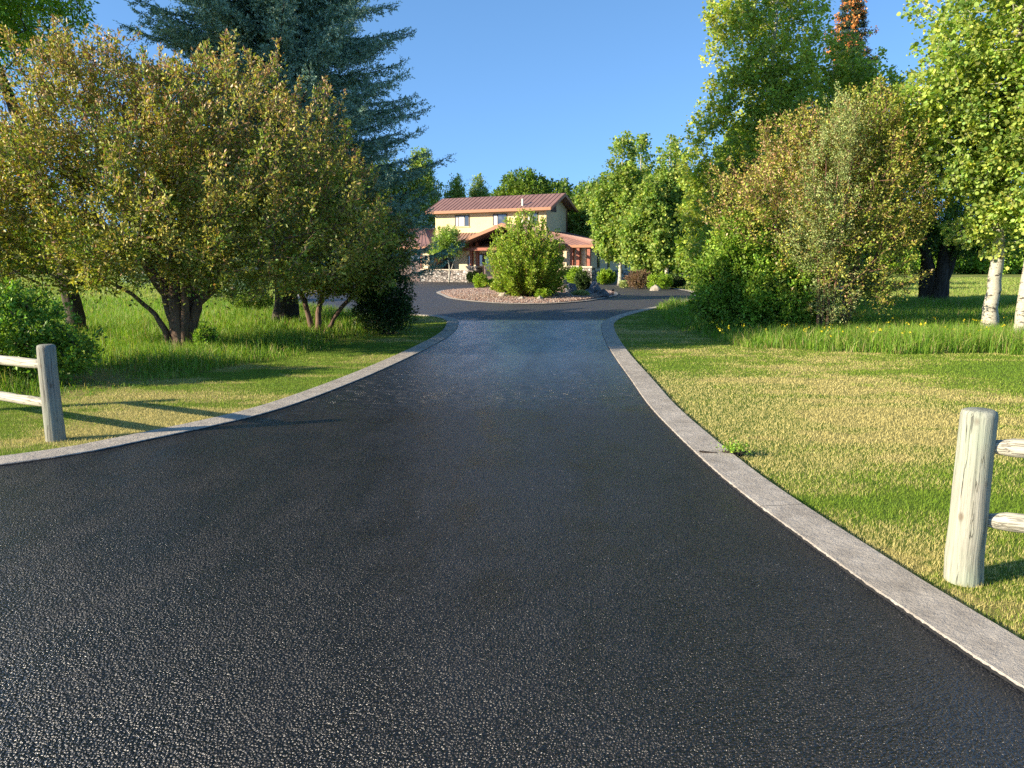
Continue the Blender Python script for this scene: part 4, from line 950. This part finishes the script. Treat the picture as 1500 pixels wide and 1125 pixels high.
for s in (-1, 1):
    b = MB(); b.box(s*.36-.1, s*.36+.1, -.16, .16, 0, .36); b.build('leg', M['rock_tan'], root, bevel=.015)
lx, ly = at(898, 38.0); root = empty('path_light', (lx, ly, .03), 0, 'short black path light at the right tip of the island', 'light')
b = MB(); b.tube([(0, 0, 0), (0, 0, .3)], [.02, .02], 8); b.build('post', M['lamp_metal'], root)
b = MB(); b.tube([(0, 0, .28), (0, 0, .34), (0, 0, .40)], [.055, .06, .015], 12); b.build('lamp_head', M['lamp_metal'], root)

# ------------------------------------------------------------ rail fences
def fence(label, base, top_z, r, dirv, rails, seed, mat, span=2.6):
    rr = random.Random(seed); root = empty('rail_fence', (base[0], base[1], 0), math.atan2(dirv[1], dirv[0]), label, 'fence')
    def post(x, name='post'):
        h = top_z+rr.uniform(-.01, .01); zs = [-.1, 0, .15, .3, .5, .7, h-.03, h-.008, h]
        lx = [rr.uniform(-.006, .006) for _ in zs]; ly = [rr.uniform(-.006, .006) for _ in zs]; lx[6:] = [lx[6]]*3; ly[6:] = [ly[6]]*3
        b = MB(); b.tube([(x+lx[i], ly[i], z) for i, z in enumerate(zs)], [r*1.06, r*1.05, r*1.03, r, r*.985, r*.97, r*.965, r*.90, r*.70], 28, True, .006, seed)
        return b.build(name, mat, root, smooth=True)
    for k in range(2): post(k*span)
    for z in rails:
        for k in range(1):
            b = MB(); L = span; x0 = r*.55; rr2 = r*.56; n = 12
            xs = [x0, x0+.07, x0+.12] + [x0+.12+(L-2*x0-.24)*i/n for i in range(1, n)] + [L-x0-.12, L-x0-.07, L-x0]
            rad = [rr2*.62, rr2*.80, rr2*.97] + [rr2*(1+rr.uniform(-.03, .03)) for _ in range(1, n)] + [rr2*.97, rr2*.80, rr2*.62]
            b.tube([(x, 0, z+rr.uniform(-.003, .003)) for x in xs], rad, 16, True, .01, seed+int(z*100)); b.build('rail', M['rail'], root, smooth=True)
    return root
pr = P(1410, 850); pl = P(81, 645)
fence('greenish weathered wooden post and two-rail fence at the right edge of the lawn', pr, .925, .088, (.93, -.36), (.73, .34), 1, M['post_green'])
fence('grey weathered wooden post and two-rail fence in front of the bush at the left', pl, .90, .082, (-.87, .49), (.715, .35), 2, M['post_grey'])

# ------------------------------------------------------------ the house (local x runs left along the front, y runs back)
HO = (3.0, 69.0); HU = Vector((-.883, .469)); HV = Vector((.469, .883))
house = empty('house', (HO[0], HO[1], 0), 0, 'yellow stucco two-storey house with rust-red metal roofs at the end of the drive', 'house')
class HB(MB):
    """solids given in house coordinates (u left, v back, z up)"""
    def build(s, name, mat, parent=None, **k):
        s.v = [(HU.x*u+HV.x*v, HU.y*u+HV.y*v, z) for (u, v, z) in s.v]; s.f = [tuple(reversed(f)) for f in s.f]
        return MB.build(s, name, mat, parent, **k)
def wall_box(name, mat, *boxes, parent=None, bevel=0):
    b = HB()
    for q in boxes: b.box(*q)
    return b.build(name, mat, parent or house, bevel=bevel)
EA, EV, EW = 6.45, 0.75, 4.4          # upper eave height, overhang, depth of the upper block
UL = 11.6                              # length of the upper block
SL = (7.85-EA)/(EW/2+EV)
# walls
b = HB(); b.box(0, UL, 0, EW, 0, EA+.1)
zr = EA + SL*(EW/2+EV) - .16
for u in (0.0, UL):
    s_ = .2 if u == 0 else -.2
    b.poly([(u, 0, EA+.1), (u, EW, EA+.1), (u, EW/2, zr), (u+s_, 0, EA+.1), (u+s_, EW, EA+.1), (u+s_, EW/2, zr)], [(0, 1, 2), (5, 4, 3), (0, 2, 5, 3), (1, 4, 5, 2)])
b.build('upper_wall', M['stucco'], house)
wall_box('garage_wall', M['stucco_low'], (10.35, 11.25, -3, 6, 0, 3.15), (11.25, 16.4, -3, -2.8, 2.45, 3.15), (11.25, 11.3, -2.8, 6, 0, 3.1), (16.4, 17.2, -3, 6, 0, 3.15))
wall_box('porch_wall', M['stucco_low'], (4.2, 10.35, -.9, -.02, 0, 3.3), (-5.2, 4.2, -.6, -.02, 0, 3.3))
wall_box('wing_wall', M['stucco_low'], (-5.4, -5.2, -3.2, 7, 0, 3.05), (-5.2, -.02, 6.8, 7, 0, 3.05), (-5.2, -3.2, -3.4, -3.2, 0, 3.05))
# upper roof: two standing-seam planes with seams
def roof_plane(name, quad, th, seams, parent):
    """quad: eave-left, eave-right, ridge-right, ridge-left in house coordinates"""
    q = [Vector(p) for p in quad]; b = HB(); b.slab(quad, th); r = b.build(name, M['roof'], parent)
    b = HB()
    for k in range(seams+1):
        f = k/seams; a = q[0].lerp(q[1], f); c = q[3].lerp(q[2], f); w = (q[1]-q[0]).normalized()*.016; up = Vector((0, 0, .04)); up0 = Vector((0, 0, .003))
        b.poly([a-w+up0, a+w+up0, c+w+up0, c-w+up0, a-w+up, a+w+up, c+w+up, c-w+up], [(3, 2, 1, 0), (4, 5, 6, 7), (0, 1, 5, 4), (1, 2, 6, 5), (2, 3, 7, 6), (3, 0, 4, 7)])
    o = b.build('standing_seams', M['roof'], r); o['kind'] = 'stuff'; return r
zt = EA + SL*(EW/2+EV)
roof_plane('upper_roof', [(UL+.6, -EV, EA), (-.8, -EV, EA), (-.8, EW/2, zt), (UL+.6, EW/2, zt)], .12, 30, house)
roof_plane('upper_roof', [(-.8, EW+EV, EA), (UL+.6, EW+EV, EA), (UL+.6, EW/2, zt), (-.8, EW/2, zt)], .12, 30, house)
wall_box('fascia', M['fascia'], (-.8, UL+.6, -EV-.05, -EV-.003, EA-.24, EA+.02))
b = HB()
for v0, z0, v1, z1 in ((-EV, EA, EW/2, zt), (EW+EV, EA, EW/2, zt)):
    b.poly([(-.85, v0, z0+.02), (-.85, v1, z1+.02), (-.85, v1, z1-.28), (-.85, v0, z0-.24), (-.803, v0, z0+.02), (-.803, v1, z1+.02), (-.803, v1, z1-.28), (-.803, v0, z0-.24)],
           [(0, 1, 2, 3), (7, 6, 5, 4), (0, 4, 5, 1), (3, 2, 6, 7), (0, 3, 7, 4), (1, 5, 6, 2)])
b.build('barge_board', M['fascia'], house)
for k in range(13):
    u = -.2+k*(UL+.2)/12; wall_box('rafter_bracket', M['soffit'], (u-.06, u+.06, -EV+.06, -.003, EA-.22, EA-.10)) if k % 2 == 0 else None
# windows of the upper front
def window(u0, u1, z0, z1, v, splits, blind=True):
    fr = wall_box('window', M['dark_frame'], (u0, u1, v-.06, v-.003, z1-.09, z1), (u0, u1, v-.06, v-.003, z0, z0+.06), (u0, u0+.09, v-.06, v-.003, z0+.06, z1-.09), (u1-.09, u1, v-.06, v-.003, z0+.06, z1-.09),
                  *[(s-.035, s+.035, v-.055, v-.003, z0+.06, z1-.09) for s in splits])
    e = [u0+.09]+[q for s in splits for q in (s-.035, s+.035)]+[u1-.09]
    for i in range(0, len(e), 2):
        wall_box('pane', M['curtain'] if blind and i != 0 else M['glass'], (e[i], e[i+1], v-.025, v-.004, z0+.06, z1-.09), parent=fr)
    wall_box('sill', M['stucco'], (u0-.06, u1+.06, v-.09, v-.004, z0-.08, z0-.003), parent=fr)
window(7.85, 9.4, 5.05, 6.08, 0, [8.35, 9.05])
window(3.9, 5.35, 5.05, 6.08, 0, [4.85])
window(.8, 1.9, 5.05, 6.08, 0, [1.35])
# high louvre in the gable
lo = wall_box('gable_louvre', M['dark_frame'], (-.05, -.003, .9, 2.0, 6.2, 7.05))
for k in range(4): wall_box('slat', M['soffit'], (-.08, -.052, .98, 1.92, 6.30+k*.18, 6.38+k*.18), parent=lo)
wall_box('downpipe', M['soffit'], (-.10, -.02, 4.25, 4.36, 4.3, EA))
wall_box('gable_stack', M['white_trim'], (2.15, 2.3, -.3, -.15, 4.4, 7.3))
# lower skirt roof round front and right side, hipped corner
LE, LT = 3.12, 4.45; EVF = -3.9
roof_plane('lower_roof', [(10.3, EVF, LE), (-6.0, EVF, LE), (-.05, -.02, LT), (10.3, -.02, LT)], .12, 34, house)
roof_plane('lower_roof', [(-6.0, EVF, LE), (-6.0, 7.8, LE), (-.05, 4.6, LT), (-.05, -.02, LT)], .12, 24, house)
wall_box('fascia', M['fascia'], (-6.05, 10.3, EVF-.05, EVF-.003, LE-.2, LE+.02), (-6.053, -6.003, EVF-.05, 7.8, LE-.2, LE+.02))
wall_box('soffit', M['soffit'], (-5.98, 10.3, EVF+.02, -.65, LE-.13, LE-.115), (-5.98, -5.42, -.64, 7.7, LE-.13, LE-.115))
# garage hip roof
g0, g1, gv0, gv1, gz = 9.6, 18.0, -3.8, 6.8, 3.14
apx = [(13.2, .4, 5.0), (14.6, 2.6, 5.0)]
roof_plane('garage_roof', [(g1, gv0, gz), (g0, gv0, gz), apx[0], (14.6, .4, 5.0)], .12, 16, house)
roof_plane('garage_roof', [(g0, gv0, gz), (g0, gv1, gz), (13.2, 2.6, 5.0), apx[0]], .12, 20, house)
roof_plane('garage_roof', [(g1, gv1, gz), (g1, gv0, gz), (14.6, .4, 5.0), apx[1]], .12, 20, house)
roof_plane('garage_roof', [(g0, gv1, gz), (g1, gv1, gz), apx[1], (13.2, 2.6, 5.0)], .12, 16, house)
wall_box('fascia', M['fascia'], (g0-.05, g1, gv0-.05, gv0-.003, gz-.2, gz+.02))
# garage door
gd = wall_box('garage_door', M['door_brown'], (11.3, 16.4, -2.9, -2.82, 0, 2.45))
for r in range(4):
    for c in range(4):
        u = 11.4+c*1.25; wall_box('panel', M['door_brown'] if r < 3 else M['glass'], (u, u+1.1, -2.94, -2.902, .12+r*.6, .60+r*.6), parent=gd)
wall_box('door_trim', M['soffit'], (11.13, 11.297, -3.06, -3.003, 0, 2.55), (11.297, 16.4, -3.06, -3.003, 2.452, 2.6))
wl = wall_box('wall_lamp', M['lamp_metal'], (10.72, 10.92, -3.2, -3.04, 2.0, 2.36), (10.77, 10.87, -3.04, -3.003, 2.1, 2.26), (10.68, 10.96, -3.24, -3.02, 2.362, 2.40))
# low stone wall, wainscot, pillars
wall_box('stone_wall', M['fieldstone'], (5.6, 11.1, -3.35, -3.02, 0, 1.05)); wall_box('wall_cap', M['capstone'], (5.6, 11.15, -3.40, -2.97, 1.053, 1.14), bevel=.015)
wall_box('stone_wall', M['fieldstone'], (-5.65, -5.403, -3.0, 7.02, 0, 1.05)); wall_box('wall_cap', M['capstone'], (-5.70, -5.403, -3.0, 7.05, 1.053, 1.13), bevel=.015)
def pillar(u, v, w, h, top, posts):
    pl_ = wall_box('pillar', M['fieldstone'], (u-w/2, u+w/2, v-w/2, v+w/2, 0, h)); wall_box('pillar_cap', M['capstone'], (u-w/2-.07, u+w/2+.07, v-w/2-.07, v+w/2+.07, h+.003, h+.13), parent=pl_, bevel=.02)
    for du in posts: wall_box('timber_post', M['timber'], (u+du-.13, u+du+.13, v-.13, v+.13, h+.133, top), parent=pl_)
pillar(5.0, -3.9, 1.05, 1.30, 3.45, (-.3, .3)); pillar(-4.4, -3.7, 1.0, 1.35, LE-.14, (-.28, .28)); pillar(-5.55, -3.55, .8, 1.3, LE-.14, (0,)); pillar(-2.6, -5.0, 1.0, 1.3, 3.3, (-.3, .3))
# porch gable over the entrance
pu0, pu1, puc, pv0, pz, pt = 6.0, -3.6, 1.2, -5.9, 3.25, 4.9
roof_plane('porch_roof', [(pu0, 0, pz), (pu0, pv0, pz), (puc, pv0, pt), (puc, 0, pt)], .14, 12, house)
roof_plane('porch_roof', [(pu1, pv0, pz), (pu1, 0, pz), (puc, 0, pt), (puc, pv0, pt)], .14, 12, house)
b = HB()
for ua, za, ub, zb in ((pu0+.02, pz, puc, pt), (pu1-.02, pz, puc, pt)):
    b.poly([(ua, pv0-.07, za+.03), (ub, pv0-.07, zb+.03), (ub, pv0-.07, zb-.27), (ua, pv0-.07, za-.22), (ua, pv0-.01, za+.03), (ub, pv0-.01, zb+.03), (ub, pv0-.01, zb-.27), (ua, pv0-.01, za-.22)],
           [(0, 1, 2, 3), (7, 6, 5, 4), (0, 4, 5, 1), (3, 2, 6, 7), (0, 3, 7, 4), (1, 5, 6, 2)])
b.build('barge_board', M['fascia'], house)
wall_box('porch_beam', M['timber'], (5.5, 5.75, pv0+.1, -.95, 2.86, 3.06), (-3.3, 5.9, pv0+.35, pv0+.6, 2.72, 2.96))
wall_box('porch_floor', M['capstone'], (-4.8, 9.9, -3.0, -.95, 0, .16))
# porch windows and front door
window(9.0, 10.15, 1.15, 2.35, -.9, [9.6], False)
window(7.0, 7.5, 1.15, 2.4, -.9, [], False)
dr = wall_box('front_door', M['door_brown'], (4.7, 5.75, -.98, -.903, .16, 2.5)); wall_box('pane', M['glass'], (4.85, 5.6, -1.0, -.983, .5, 2.3), parent=dr); wall_box('handle', M['lamp_metal'], (5.63, 5.68, -1.05, -.983, 1.15, 1.35), parent=dr)
dr = wall_box('entry_sidelight', M['dark_frame'], (5.85, 6.6, -.98, -.903, .16, 2.5)); wall_box('pane', M['glass'], (5.93, 6.52, -1.0, -.983, .3, 2.4), parent=dr)
# tall narrow windows on the shaded wing wall
for v in (-1.4, 1.0, 5.4):
    fr = wall_box('window', M['dark_frame'], (-5.46, -5.403, v, v+.45, 1.25, 2.75)); wall_box('pane', M['glass'], (-5.48, -5.463, v+.06, v+.39, 1.32, 2.68), parent=fr)
